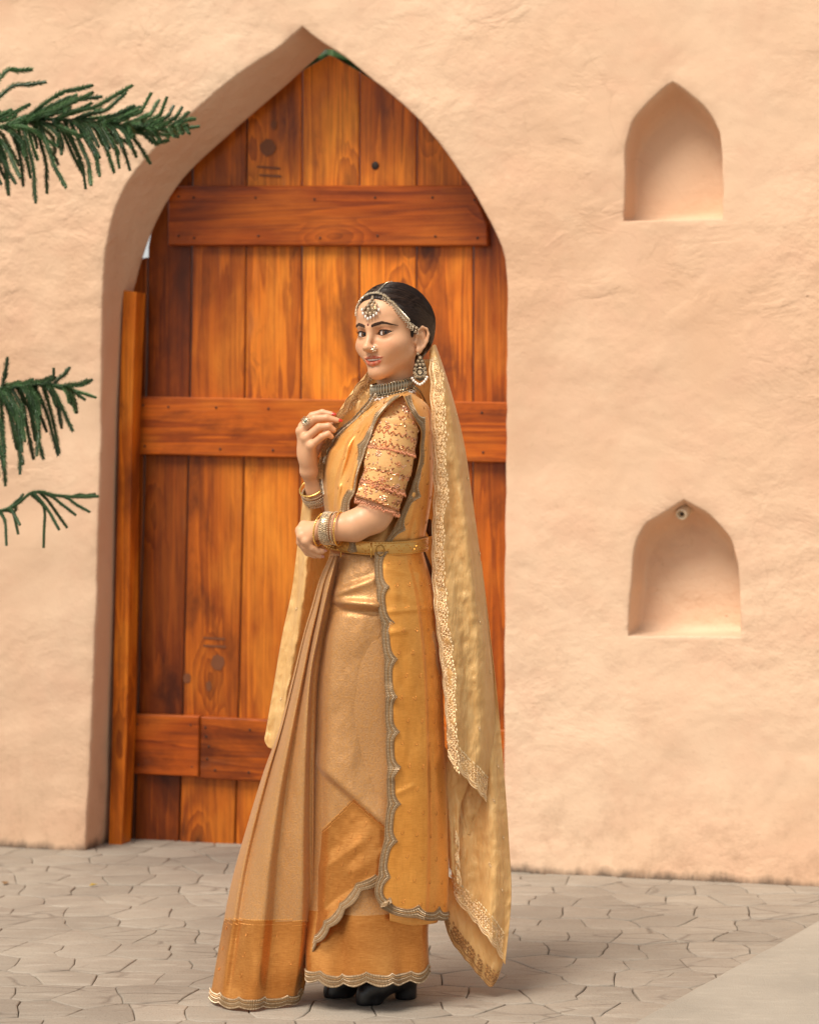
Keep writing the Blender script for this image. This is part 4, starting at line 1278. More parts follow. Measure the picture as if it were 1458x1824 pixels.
# eyes
to_cam = (Vector((0, 0, CH)) - HO).normalized()
for s_ in (1, -1):
    c = H.wv((s_ * 28.5, 58.0, 0)); mb = MB(); mb.ball(c, 0.0144, seg=28, rings=18)
    eye = adopt(mb.build('eye', M['eye_white']))
    g = (Vector((-0.55, 0, CH + 0.1)) - c).normalized()
    # both eyes look at the viewer, kept inside the lids
    u = g.orthogonal().normalized(); w = g.cross(u)
    def cap(rad, r0, n=24, rings=5):
        m_ = MB(); rows = []
        for i in range(rings + 1):
            a = math.asin(rad / r0) * i / rings
            rows.append([tuple(c + g * (r0 * math.cos(a)) + (u * math.cos(2 * math.pi * k / n) + w * math.sin(2 * math.pi * k / n)) * r0 * math.sin(a)) for k in range(n)])
        m_.grid(rows, close_u=True); return m_
    for nm, rad, r0, mt in (('iris', .0084, .01465, 'iris'), ('pupil', .0036, .01478, 'pupil')):
        o = cap(rad, r0).build(nm, M[mt]); o.parent = eye
    # lash line
    hw, hu, hl, ta = 17.4, 6.9, 5.6, math.radians(6) * s_
    def lid(t, up):
        x = hw * t; Rr = (hw * hw + (hu if up else hl) ** 2) / (2 * (hu if up else hl))
        z = (math.sqrt(max(0, Rr * Rr - x * x)) - Rr + hu) if up else -(math.sqrt(max(0, Rr * Rr - x * x)) - Rr + hl)
        x, z = x * math.cos(ta) - z * math.sin(ta), x * math.sin(ta) + z * math.cos(ta)
        return s_ * 28 + x, z
    lash = MB()
    pts = []
    for t in np.linspace(-0.97, 0.97, 17):
        x, z = lid(t, True)
        c2 = Vector((s_ * 28.5, 58.0, 0)); r_ = 15.8
        y = math.sqrt(max(4, r_ * r_ - (x - c2.x) ** 2 - z * z)) + c2.y
        pts.append((x, y, z))
    out = 1 if s_ > 0 else -1
    seq = pts if out > 0 else pts[::-1]
    wing = seq[-1]
    seqw = seq + [(wing[0] + out * 3.2, wing[1] - 3.0, wing[2] + 1.6)]
    lash.tube([H.wv(q) for q in seqw], [0.0004] + [0.0009] * (len(seqw) - 4) + [.0011, .0008, .0003], 6)
    for i in range(4, len(seq)):
        q = np.array(seq[i]); f = i / len(seq)
        e = q + np.array((out * (1.0 + 3.2 * f), 3.2, 3.4 + 1.2 * f))
        m_ = (q + e) / 2 + np.array((0, 1.2, -0.5))
        lash.tube([H.wv(q), H.wv(m_), H.wv(e)], [.00035, .0003, .0001], 4)
    low = []
    for t in np.linspace(-0.9, 0.97, 13):
        x, z = lid(t, False); y = math.sqrt(max(4, 15.6 ** 2 - (x - s_ * 28.5) ** 2 - z * z)) + 58.0
        low.append(H.wv((x, y, z)))
    lash.tube(low, 0.00055, 5)
    lo = lash.build('eyelash', M['kohl']); lo.parent = eye
    # eyebrow: overlapping short hairs swept along the arch
    br = MB(); rb = np.random.default_rng(77)
    top = [(8.0, 21.5), (18, 25.0), (31, 27.8), (42, 24.0), (54, 16.0)]; bot = [(8.5, 14.2), (18, 16.8), (31, 20.2), (42, 19.0), (54, 15.0)]
    TT, BB = catmull(top, 26), catmull(bot, 26)
    G = []
    for i in range(26):
        row = []
        for j in range(4):
            q = BB[i] + (TT[i] - BB[i]) * (0.12 + 0.76 * j / 3)
            row.append(tuple(face_pt(s_ * q[0], q[1], 0.35)[0]))
        G.append(row)
    br.grid(G)
    for _ in range(150):
        i = rb.uniform(0.3, 24); j = rb.random(); i0 = int(i)
        q0 = BB[i0] + (TT[i0] - BB[i0]) * j; i1 = min(25, i0 + 2)
        q1 = BB[i1] + (TT[i1] - BB[i1]) * min(1.08, j + 0.35)
        a_, _n = face_pt(s_ * q0[0], q0[1], 0.4); b_, _n = face_pt(s_ * q1[0], q1[1], 0.9)
        br.tube([a_, b_], [.00035, .0001], 4)
    adopt(br.build('eyebrow', M['brow']))
# teeth
tm = MB()
for s_ in range(-5, 5):
    xm = (s_ + 0.5) * 4.3
    yb = MO[3][1] - 0.4 - 0.020 * xm * xm
    ctr = H.wv((xm, yb - 1, -62.6 + 0.004 * xm * xm))
    tm.ball(ctr, (0.0026, 0.0024, 0.0040), axes=(Vector(tuple(H.A[0])), Vector(tuple(H.A[1])), Vector(tuple(H.A[2]))), seg=8, rings=6)
adopt(tm.build('teeth', M['teeth']))
# bindi
bi = MB(); bp, bn = face_pt(0, 21.5, 0.5)
bi.ball(bp, (.0016, .0008, .0034), axes=(Vector(tuple(H.A[0])), bn, Vector(tuple(H.A[2]))), seg=8, rings=6)
bi.ball(bp, (.0030, .0008, .0012), axes=(Vector(tuple(H.A[0])), bn, Vector(tuple(H.A[2]))), seg=8, rings=6)
adopt(bi.build('bindi', M['maroon']))
# finger nails
for (a, b, r, kind) in NAILS:
    d = (b - a).normalized(); v = Vector((-0.25, -0.75, 0.6)); v = (v - d * v.dot(d)).normalized(); w = d.cross(v)
    nb = MB(); nb.ball(b + d * r * .55 + v * r * .45, (r * 0.70, r * 0.42, r * 1.1 if kind == 'pink' else r * 1.45), axes=(w, v, d), seg=10, rings=8)
    adopt(nb.build('fingernail', M['nail_red'] if kind == 'red' else M['nail_pink']))

# ------------------------------------------------------------------ hair
hair = Fld(HO - Vector((.13, .15, .13)), HO + Vector((.14, .15, .14)), 0.0020)
B_ = lambda prim, k=0.0, op='u': hair.apply(prim, k, op)
B_(ell(H, (0, -14, 34), (78, 98, 90)))
B_(ell(H, (0, -52, 18), (70, 56, 62)), 0.02)
B_(ell(H, (0, -66, -24), (50, 36, 44)), 0.03)
B_(ell(H, (0, -58, -62), (34, 22, 34)), 0.02)
# hairline cut
def hl_fn(X, Y, Z):
    x, y, z = H.loc(X, Y, Z)
    g = y - (7 + 0.72 * z) - 5.0 * np.exp(-((np.abs(x) - 46) / 14) ** 2) * -1.0 + 2.5 * np.exp(-(x / 9) ** 2) + 0 * z
    return g * 0.00081
B_((hl_fn, HO - Vector((.2, .2, .2)), HO + Vector((.2, .2, .2))), 0.006, 'i')
for s_ in (1, -1):
    B_(cone(H, (s_ * 64, 8, 16), (s_ * 66, 13, -14), 9, 2.5), 0.008)
# centre parting
B_(cone(H, (0, 70, 102), (0, -20, 127), 1.6, 1.2), 0.004, 's')
Vh, Fh = hair.mesh(); Vh = relax(Vh, Fh, 2, 0.4)
bvh_h = BVHTree.FromPolygons([Vector(v) for v in Vh], [tuple(q) for q in Fh])
Lh = H.l(Vh)
phi = np.arctan2(Lh[:, 0], Lh[:, 2] + 10 + 0.35 * Lh[:, 1])
gr = vnoise(phi * 26, Lh[:, 1] * 0.012, 0.2, 61) * 0.6 + vnoise(phi * 60, Lh[:, 1] * 0.02, 1.2, 62) * 0.4
cen = np.array((0, -15, 15.0)); out = (Lh - cen); out /= np.linalg.norm(out, axis=1)[:, None]
Vh = H.w(Lh + out * gr[:, None] * 0.9)
hair_o = adopt(np_mesh('hair', Vh, Fh, M['hair'], None, np.clip(np.stack([0.45 + 0.5 * gr] * 3, 1), 0, 1)))
hs = MB(); rh = np.random.default_rng(9)
for _ in range(420):
    s_ = 1 if rh.random() < 0.75 else -1
    a = rh.random() ** 0.8
    # start on the hairline or parting, end at the knot under the veil
    if rh.random() < 0.35: S = np.array((s_ * rh.uniform(2, 5), rh.uniform(-10, 66), 110.0))
    else:
        zz = 84 - 86 * a; S = np.array((s_ * (6 + 66 * a ** 0.75), 5 + 0.72 * zz, zz))
    E_ = np.array((s_ * rh.uniform(8, 42), -84 + rh.uniform(-8, 8), rh.uniform(-62, -10)))
    pts, ok = [], True
    sw = rh.uniform(-6, 6)
    for t in np.linspace(0.02, 0.98, 14):
        q = S * (1 - t) + E_ * t + np.array((s_ * 26 * math.sin(math.pi * t), 0, (14 + sw) * math.sin(math.pi * t)))
        d = q - cen; d /= np.linalg.norm(d)
        o = H.wv(cen + d * 170); hit = bvh_h.ray_cast(o, Vector(tuple(-(d @ H.A))))
        if hit[0] is None: ok = False; break
        pts.append(hit[0] + Vector(tuple(d @ H.A)) * (0.0004 + 0.0009 * rh.random()))
    if ok and max((pts[i + 1] - pts[i]).length for i in range(13)) < 0.03:
        g_ = rh.random() ** 2
        hs.tube(pts, [.0003] + [.0008] * 12 + [.0004], 4, col=(g_, g_, g_))
# a few flyaways
for _ in range(26):
    d = rh.normal(size=3); d[2] = abs(d[2]) * .9; d[1] -= .6; d /= np.linalg.norm(d)
    o = H.wv(cen + d * 170); hit = bvh_h.ray_cast(o, Vector(tuple(-(d @ H.A))))
    if hit[0] is None: continue
    t1 = Vector(tuple(np.array((0.1 * rh.normal(), -1, -.3)) @ H.A)); n0 = Vector(tuple(d @ H.A))
    hs.tube([hit[0], hit[0] + t1 * .012 + n0 * .003, hit[0] + t1 * .026 + n0 * .004, hit[0] + t1 * .038 + n0 * .002], [.00010] * 4, 4, col=(1, 1, 1))
hso = hs.build('strand', M['hair']); hso.parent = hair_o; hso['kind'] = 'stuff'

# ------------------------------------------------------------------ cloth materials
def mat_brocade():
    s = NT('tan_brocade')
    co = s.coords()
    v1 = s.voro(co, 84, 'DISTANCE_TO_EDGE'); v2 = s.voro(s.coords(loc=(3, 5, 1)), 190, 'DISTANCE_TO_EDGE')
    line = s.ramp(v1, [(0.03, 1.0), (0.10, 0.0)])
    fine = s.ramp(v2, [(0.03, 1.0), (0.14, 0.0)])
    fl = s.math('MAXIMUM', line, s.math('MULTIPLY', fine, 0.7))
    n = s.noise(co, 520, 2, 0.6)
    sp = s.noise(co, 300, 3, 0.75)
    base = s.mix((0.43, 0.215, 0.085), (0.62, 0.345, 0.150), s.ramp(sp, [(0.32, 0.0), (0.68, 1.0)]))
    c = s.mix(base, (0.60, 0.29, 0.085), s.math('MULTIPLY', fl, 0.7))
    h = s.math('ADD', s.math('MULTIPLY', fl, 0.5), s.math('MULTIPLY', n, 0.5))
    return s.fin(c, 0.38, s.bump(h, 0.35, 0.0015), Metallic=0.40, Specular_IOR_Level=0.45, Sheen_Weight=0.2, Sheen_Roughness=0.4, Sheen_Tint=(1.0, 0.80, 0.70, 1))
def mat_satin(name, a, b, rough=0.40, metal=0.38):
    s = NT(name)
    co = s.coords()
    wv = s.noise(s.coords(scale=(1, 1, 0.07)), 700, 2); wh = s.noise(s.coords(scale=(0.07, 0.2, 1)), 700, 2)
    cl = s.noise(s.coords(scale=(0.4, 1, 1)), 9, 4, 0.6)
    c = s.mix(a, b, s.ramp(s.math('ADD', s.math('MULTIPLY', wh, 0.5), s.math('MULTIPLY', cl, 0.5)), [(0.35, 0.0), (0.65, 1.0)]))
    c = s.mix(c, tuple(x * 0.62 for x in a), s.ramp(wv, [(0.55, 0.0), (0.75, 0.35)]))
    h = s.math('ADD', s.math('MULTIPLY', wh, 0.6), s.math('MULTIPLY', wv, 0.4))
    return s.fin(c, rough, s.bump(h, 0.22, 0.0012), Metallic=metal, Specular_IOR_Level=0.45, Sheen_Weight=0.2, Sheen_Roughness=0.35, Sheen_Tint=(1.0, 0.85, 0.55, 1))
def mat_veil():
    s = NT('gold_veil_silk')
    c1 = s.noise(s.coords(scale=(1.0, 1, 0.30), rot=(0, 0.75, 0)), 46, 4, 0.6, 0.8)
    c2 = s.noise(s.coords(scale=(1.0, 1, 0.22), rot=(0, -0.5, 0)), 62, 3, 0.6, 0.6)
    wv = s.noise(s.coords(scale=(1, 1, 0.1)), 600, 2)
    c = s.mix((0.86, 0.56, 0.215), (0.94, 0.68, 0.31), s.ramp(c1, [(0.3, 0.0), (0.7, 1.0)]))
    h = s.math('ADD', s.math('ADD', s.math('MULTIPLY', c1, 1.0), s.math('MULTIPLY', c2, 0.8)), s.math('MULTIPLY', wv, 0.06))
    c3 = s.noise(s.coords(scale=(1.0, 1, 0.16), rot=(0, 0.35, 0)), 150, 3, 0.6, 0.5)
    h = s.math('ADD', h, s.math('MULTIPLY', c3, 0.30))
    nm = s.bump(h, 0.55, 0.009)
    m = s.fin(c, 0.36, nm, Metallic=0.10, Specular_IOR_Level=0.5, Sheen_Weight=0.2, Sheen_Roughness=0.4)
    tr = s.n('ShaderNodeBsdfTranslucent'); s.l(c, tr.inputs['Color']); s.l(nm, tr.inputs['Normal'])
    mx = s.n('ShaderNodeMixShader'); mx.inputs[0].default_value = 0.34
    s.l(s.b.outputs[0], mx.inputs[1]); s.l(tr.outputs[0], mx.inputs[2])
    tp = s.n('ShaderNodeBsdfTransparent'); tp.inputs['Color'].default_value = (1.0, 0.86, 0.58, 1)
    m2 = s.n('ShaderNodeMixShader'); m2.inputs[0].default_value = 0.13
    s.l(mx.outputs[0], m2.inputs[1]); s.l(tp.outputs[0], m2.inputs[2]); s.l(m2.outputs[0], s.out.inputs['Surface'])
    return m
def mat_metal(name, col, rough=0.32, metal=0.85):
    s = NT(name)
    c = s.mix(s.attr(), (*col, 1), 1.0, 'MULTIPLY')
    return s.fin(c, rough, Metallic=metal, Specular_IOR_Level=0.5)
M['brocade'] = mat_brocade()
M['satin'] = mat_satin('orange_gold_satin', (0.66, 0.26, 0.040), (0.84, 0.385, 0.08), 0.28, 0.50)
M['satin_b'] = mat_satin('copper_gold_border', (0.50, 0.185, 0.036), (0.78, 0.35, 0.09), 0.25, 0.65)
M['drape'] = mat_satin('gold_drape', (0.74, 0.33, 0.070), (0.88, 0.46, 0.135), 0.32, 0.38)
M['veil'] = mat_veil()
M['trim'] = mat_metal('silver_gold_thread', (0.48, 0.37, 0.255), 0.44, 0.3)
M['gold'] = mat_metal('gold', (0.85, 0.58, 0.20), 0.25, 1.0)
M['silver'] = mat_metal('aged_silver', (0.72, 0.66, 0.56), 0.28, 0.9)
M['rose'] = mat_metal('rose_gold_bead', (0.80, 0.50, 0.34), 0.28, 0.7)
M['pearl'] = mat_plain('pearl', (0.86, 0.80, 0.72), 0.16, 0.0, True, Coat_Weight=0.4)
M['embroid'] = mat_metal('gold_embroidery', (0.84, 0.68, 0.46), 0.48, 0.2)
M['brown_thread'] = mat_metal('brown_thread', (0.34, 0.185, 0.075), 0.6, 0.0)
M['shoe'] = mat_plain('black_leather', (0.008, 0.008, 0.009), 0.35)
M['sleeve'] = mat_satin('sleeve_silk', (0.70, 0.36, 0.115), (0.82, 0.48, 0.19), 0.45, 0.1)
M['thread'] = mat_plain('red_thread', (0.55, 0.09, 0.03), 0.7)
M['brown_cord'] = mat_plain('dark_cord', (0.10, 0.045, 0.025), 0.6)

TOCAM = Vector((0, -1, 0))
def Pn(A_):
    """vectorised P for arrays (...,3) of px, py, dn"""
    Y = YW - A_[..., 2]
    return np.stack([(A_[..., 0] - CX) / F * Y, Y, CH - (A_[..., 1] - HY) / F * Y], -1)

class Surf:
    """grid surface W[row t][col s] with lookups used to lay trim and embroidery on it"""
    def __init__(self, W, PX=None, closed=False):
        self.W = np.asarray(W, float); self.PX = PX; self.closed = closed
    def at(self, s, t):
        nr, nc = self.W.shape[:2]
        a = min(max(t, 0), 1) * (nr - 1); b = min(max(s, 0), 1) * (nc - 1)
        i, j = min(int(a), nr - 2), min(int(b), nc - 2); u, v = a - i, b - j
        W = self.W
        return Vector(W[i, j] * (1 - u) * (1 - v) + W[i + 1, j] * u * (1 - v) + W[i, j + 1] * (1 - u) * v + W[i + 1, j + 1] * u * v)
    def frame(self, s, t, e=0.012):
        p = self.at(s, t)
        ds = self.at(min(1, s + e), t) - self.at(max(0, s - e), t); dt = self.at(s, min(1, t + e)) - self.at(s, max(0, t - e))
        if ds.length < 1e-9: ds = Vector((1, 0, 0))
        if dt.length < 1e-9: dt = Vector((0, 0, -1))
        ds.normalize(); dt.normalize()
        n = ds.cross(dt)
        if n.length < 1e-6: n = TOCAM.copy()
        n.normalize()
        if n.dot(TOCAM) < 0: n = -n
        return p, ds, dt, n
    def build(self, name, mats, zone=None, thick=0.0014, smooth=True):
        nr, nc = self.W.shape[:2]
        idx = np.arange(nr * nc).reshape(nr, nc)
        if self.closed: idx = np.concatenate([idx, idx[:, :1]], 1)
        q = np.stack([idx[:-1, :-1], idx[:-1, 1:], idx[1:, 1:], idx[1:, :-1]], -1).reshape(-1, 4)
        mi = None
        if zone is not None and self.PX is not None:
            c = self.PX.reshape(-1, 3)[q].mean(1); mi = zone(c[:, 0], c[:, 1])
        o = np_mesh(name, self.W.reshape(-1, 3), q, mats, None, None, smooth, mi)
        if thick: solidify(o, thick)
        return adopt(o)

def sheet(cols, nu, nv, disp=None):
    C = []
    for c in cols:
        a = np.array(c, float); a[:, 2] *= 750.0
        C.append(catmull(a, nv))
    G = spline_u(C, nu)                       # nu x nv x 3
    G = np.transpose(G, (1, 0, 2)).copy(); G[..., 2] /= 750.0
    T, S = np.meshgrid(np.linspace(0, 1, nv), np.linspace(0, 1, nu), indexing='ij')
    if disp is not None: G[..., 2] += disp(S, T, G[..., 0], G[..., 1])
    return Surf(Pn(G), G)

def creases(lines):
    def fn(X, Y):
        r = 0 * X
        for (x0, y0, x1, y1, amp, w) in lines:
            dx, dy = x1 - x0, y1 - y0; L2 = dx * dx + dy * dy
            t = np.clip(((X - x0) * dx + (Y - y0) * dy) / L2, 0, 1)
            d = np.hypot(X - x0 - t * dx, Y - y0 - t * dy)
            r = r + amp * np.exp(-(d / w) ** 2) * np.clip(4 * t * (1.15 - t) + 0.25, 0, 1)
        return r
    return fn

def child(o, parent):
    """sub-part: same world space as its (already adopted) parent"""
    o.parent = parent
    o.matrix_parent_inverse = Matrix.Identity(4)
    return o

def trim(surf, path, inward, parent, name='trim', w=0.017, period=0.085, scin=0.35, scout=0.0, rows=5, step=0.0034, lift=0.0016, phase=0.0, seed=0, dark=1.0):
    """beaded braid along a path of (s, t) on a surface; inward = param direction pointing into the cloth"""
    rr = np.random.default_rng(seed)
    pts = [surf.at(s, t) for s, t in path]
    L = np.concatenate([[0], np.cumsum([(pts[i + 1] - pts[i]).length for i in range(len(pts) - 1)])])
    n = int(L[-1] / step)
    ss, tt = [p[0] for p in path], [p[1] for p in path]
    mb = MB(); base = []
    prev = None
    for k in range(n + 1):
        l = k * step
        s, t = float(np.interp(l, L, ss)), float(np.interp(l, L, tt))
        p = surf.at(s, t); ds_, dt_ = inward(s, t) if callable(inward) else inward
        inn = surf.at(s + ds_ * 0.03, t + dt_ * 0.03) - p
        if inn.length < 1e-7: inn = Vector((1, 0, 0))
        l2 = min(l + step, L[-1]); l0 = max(l - step, 0)
        tg = surf.at(float(np.interp(l2, L, ss)), float(np.interp(l2, L, tt))) - surf.at(float(np.interp(l0, L, ss)), float(np.interp(l0, L, tt)))
        tg.normalize(); inn = (inn - tg * inn.dot(tg)).normalized()
        nn = tg.cross(inn).normalized()
        if nn.dot(TOCAM) < 0: nn = -nn
        sc = abs(math.sin(math.pi * ((l / period + phase) % 1.0)))
        wi = w * (1 + scin * (1 - sc) ** 2 * 2.0)
        wo = -w * scout * sc
        base.append([tuple(p + inn * (wo + (wi - wo) * f) + nn * (lift + (0.0012 if 0 < f < 1 else -0.0006))) for f in (0, .03, .3, .6, .97, 1)])
        for r in range(rows):
            f = (r + 0.5) / rows
            c = p + inn * (wo + (wi - wo) * f) + nn * (lift + 0.0016)
            g = rr.uniform(.75, 1.2)
            kind = (r + (seed % 2)) % 4
            col = [(1.15 * g, 1.12 * g, 1.05 * g), (.62 * g * dark, .46 * g * dark, .30 * g * dark), (1.0 * g, .95 * g, .86 * g), (.85 * g, .62 * g, .36 * g)][kind]
            rb = step * (.46 if kind != 1 else .36)
            mb.gem(c, nn, tg, inn, rb * 1.1, (wi - wo) / rows * (.48 if kind != 2 else .42), rb, 0, col)
    mb.grid(base, 0, col=(.62 * dark, .52 * dark, .38 * dark))
    o = mb.build(name, M['trim'], None, False)
    o['kind'] = 'stuff'
    return child(o, parent)

# ------------------------------------------------------------------ skirt
SK = [(978, 590, 750, .118), (1010, 582, 758, .130), (1050, 577, 768, .145), (1090, 572, 776, .150), (1130, 563, 782, .152), (1200, 555, 788, .152), (1300, 549, 788, .146), (1400, 548, 783, .140), (1500, 547, 776, .135), (1600, 546, 768, .135), (1670, 543, 763, .140), (1728, 541, 760, .146)]
_sk = np.array(SK, float)
def skirt_dn(px, py):
    py = np.clip(py, 978, 1728)
    xl, xr, d = (np.interp(py, _sk[:, 0], _sk[:, k]) for k in (1, 2, 3))
    u = np.clip((px - (xl + xr) / 2) / ((xr - xl) / 2), -0.999, 0.999)
    return d * (1 - np.abs(u) ** 2.3) ** (1 / 2.3)
def sk(px, py, off=0.006): return (px, py, float(skirt_dn(px, py)) + off)

rows, PXr = [], []
NT_ = 120
for py in np.linspace(978, 1728, 90):
    xl, xr, d = (float(np.interp(py, _sk[:, 0], _sk[:, k])) for k in (1, 2, 3))
    z = P(0, py, 0).z; row, prow = [], []
    for a in np.linspace(0, 2 * math.pi, NT_, endpoint=False):
        ca, sa = math.cos(a), math.sin(a); e = 2 / 2.3
        u = math.copysign(abs(ca) ** e, ca); v = math.copysign(abs(sa) ** e, sa)
        tt = (py - 978) / 750
        fold = 0.034 * max(0, tt - .35) * math.sin(a * 6 + 2.2 * math.sin(tt * 6)) + 0.012 * max(0, tt - .6) * math.sin(a * 13 + 2 + 3 * tt)
        lift_ = (0.012 * math.sin(a * 5 + .7) + 0.006 * math.sin(a * 9)) * max(0, (tt - .9) / .1) if tt > .9 else 0
        x = P((xl + xr) / 2, py, 0).x + (xr - xl) / 2 * YW / F * u * (1 + fold * 3)
        y = YW - d * v * (1 + fold * 4)
        row.append((x, y, z + lift_ * 0.35)); prow.append(((xl + xr) / 2 + (xr - xl) / 2 * u, py, d * v))
    rows.append(row); PXr.append(prow)
skirt = Surf(np.array(rows), np.array(PXr), True)
skirt_o = skirt.build('underskirt', [M['brocade'], M['satin_b']], lambda x, y: (y > 1612 + (x - 650) * 0.05).astype(int), 0.002)
# hem braid all round (s runs from image right through the near side to the left)
trim(skirt, [(k / 119, 1.0) for k in range(0, 120)], (0, -1), skirt_o, w=0.018, period=0.062, scin=0.2, scout=0.55, rows=5, seed=2)

# wrap over the legs
cw = creases([(580, 1070, 672, 1078, .012, 7), (580, 1086, 672, 1092, -.006, 6), (588, 1060, 660, 1040, .006, 9), (598, 1046, 660, 1024, -.004, 7), (576, 1080, 600, 1074, -.012, 9),
               (560, 1560, 640, 1500, .006, 12), (556, 1640, 650, 1560, -.005, 10)])
def step(X, Y, x0, y0, x1, y1, amp, w, reach):
    """one layer lying over the next: nearer on the upper right side of a line, dying away"""
    L = math.hypot(x1 - x0, y1 - y0); tx, ty = (x1 - x0) / L, (y1 - y0) / L
    d = (X - x0) * ty - (Y - y0) * tx; t = ((X - x0) * tx + (Y - y0) * ty) / L
    side = 1 / (1 + np.exp(-np.clip(d / w, -30, 30)))
    return amp * side * np.exp(-np.clip(d, 0, None) / reach) * np.clip(t * 5 + .4, 0, 1) * np.clip((1.25 - t) * 5, 0, 1)
def dwrap(S, T, X, Y):
    r = cw(X, Y)
    r = r + step(X, Y, 545, 1350, 676, 1464, .016, 2.0, 60) + 0.006 * np.clip((Y - 1440) / 80, 0, 1) * vnoise(X * .02 + Y * .02, Y * .014 - X * .012, .9, 78)
    r = r + step(X, Y, 583, 1074, 668, 1082, .010, 1.6, 16) + step(X, Y, 596, 1062, 664, 1036, .008, 2.0, 18)
    r = r - 0.050 / (1 + np.exp(-(X - 660) / 26)) * np.exp(-((Y - 1285) / 120) ** 2)
    r = r + 0.010 * np.exp(-(((X - 590) / 45) ** 2 + ((Y - 1260) / 160) ** 2))
    return r + 0.0022 * vnoise(X * 0.035 + Y * .012, Y * 0.022, 0.2, 71) + 0.0008 * vnoise(X * .11, Y * .07, .6, 75)
WR_ = [[sk(587, 986), sk(577, 1050), sk(575, 1085), sk(562, 1130), sk(554, 1200), sk(549, 1300), sk(548, 1400), sk(547, 1500), sk(546, 1600, .008), sk(541, 1716, .012)],
       [sk(610, 986), sk(602, 1050), sk(600, 1085), sk(590, 1130), sk(583, 1200), sk(578, 1300), sk(577, 1400), sk(577, 1500), sk(575, 1590, .010), sk(568, 1676, .016)],
       [sk(640, 986), sk(638, 1050), sk(638, 1085), sk(630, 1130), sk(624, 1200), sk(618, 1300), sk(615, 1400), sk(612, 1500), sk(610, 1570, .012), sk(604, 1634, .018)],
       [sk(668, 986), sk(668, 1050), sk(668, 1085), sk(664, 1130), sk(660, 1200), sk(656, 1300), sk(652, 1400), sk(648, 1480, .010), sk(645, 1535, .014), sk(641, 1590, .018)],
       [sk(700, 986), sk(702, 1050), sk(704, 1085), sk(705, 1130), sk(705, 1200), sk(702, 1300), sk(698, 1400), sk(692, 1480, .010), sk(684, 1530, .012), sk(676, 1568, .014)]]
wrap = sheet(WR_, 90, 220, dwrap)
def zone_wrap(x, y):
    l1 = y > 1507 + (x - 547) * (1423 - 1507) / (630 - 547)          # border line of the wrapped end
    ridge = y > 1398 + (x - 600) * (1464 - 1398) / 76
    return (l1 & (ridge | (x < 600))).astype(int)
wrap_o = wrap.build('wrapped_skirt', [M['brocade'], M['satin_b']], zone_wrap, 0.0016)
trim(wrap, [(k / 80, 1.0) for k in range(81)], (0, -1), wrap_o, w=0.017, period=0.058, scin=0.2, scout=0.5, rows=5, seed=3)

# front pleats
def dpleat(S, T, X, Y):
    a = 0.010 + 0.016 * np.sin(np.clip(T * 1.2, 0, 1) * math.pi * .5)
    f = (S * 3.4 + 0.10 * np.sin(T * 3.0) + 0.25) % 1.0
    prof = np.where(f < .70, f / .70, (1 - f) / .30)
    prof = prof * prof * (3 - 2 * prof) - .5
    r = a * prof * np.clip(1.15 - 0.25 * np.clip((T - .45) / .55, 0, 1), 0, 2)
    r = r * (1 - 0.40 * np.clip((T - 0.92) / 0.08, 0, 1)) * np.clip(.35 + T * 6, 0, 1)
    return r + (0.0035 + 0.005 * np.clip((T - .75) / .2, 0, 1)) * vnoise(X * 0.035, Y * 0.012, .4, 72) + 0.0012 * vnoise(X * .10, Y * .03, .6, 76)
PLC = [[(588, 990, .075), (570, 1030, .060), (556, 1078, .045), (541, 1130, .038), (521, 1210, .032), (499, 1295, .026), (470, 1375, .02), (441, 1470, .015), (415, 1562, .012), (397, 1650, .012), (374, 1779, .012)],
       [(592, 990, .095), (574, 1030, .088), (560, 1080, .078), (545, 1130, .076), (528, 1205, .078), (507, 1295, .08), (481, 1400, .085), (455, 1520, .09), (436, 1640, .10), (424, 1720, .103), (414, 1794, .105)],
       [(596, 990, .105), (579, 1036, .108), (567, 1090, .10), (556, 1140, .10), (543, 1210, .105), (528, 1300, .112), (513, 1400, .115), (500, 1520, .112), (489, 1640, .106), (481, 1715, .103), (470, 1793, .098)],
       [(600, 990, .112), (585, 1050, .125), (568, 1130, .118), (555, 1200, .118), (550, 1290, .12), (548, 1400, .118), (547, 1500, .11), (546, 1600, .10), (541, 1690, .085), (534, 1740, .07), (523, 1786, .054)],
       [(604, 990, .09), (592, 1060, .09), (577, 1140, .08), (566, 1210, .08), (562, 1300, .08), (560, 1400, .08), (559, 1500, .075), (558, 1620, .06), (553, 1690, .045), (548, 1730, .035), (540, 1768, .022)]]
pleat = sheet(PLC, 110, 220, dpleat)
pleat_o = pleat.build('pleats', [M['brocade'], M['satin_b']], lambda x, y: (y > 1638 + (x - 400) * 0.02).astype(int), 0.0016)
trim(pleat, [(k / 120, 1.0) for k in range(121)], (0, -1), pleat_o, w=0.019, period=0.062, scin=0.2, scout=0.3, rows=5, seed=4)

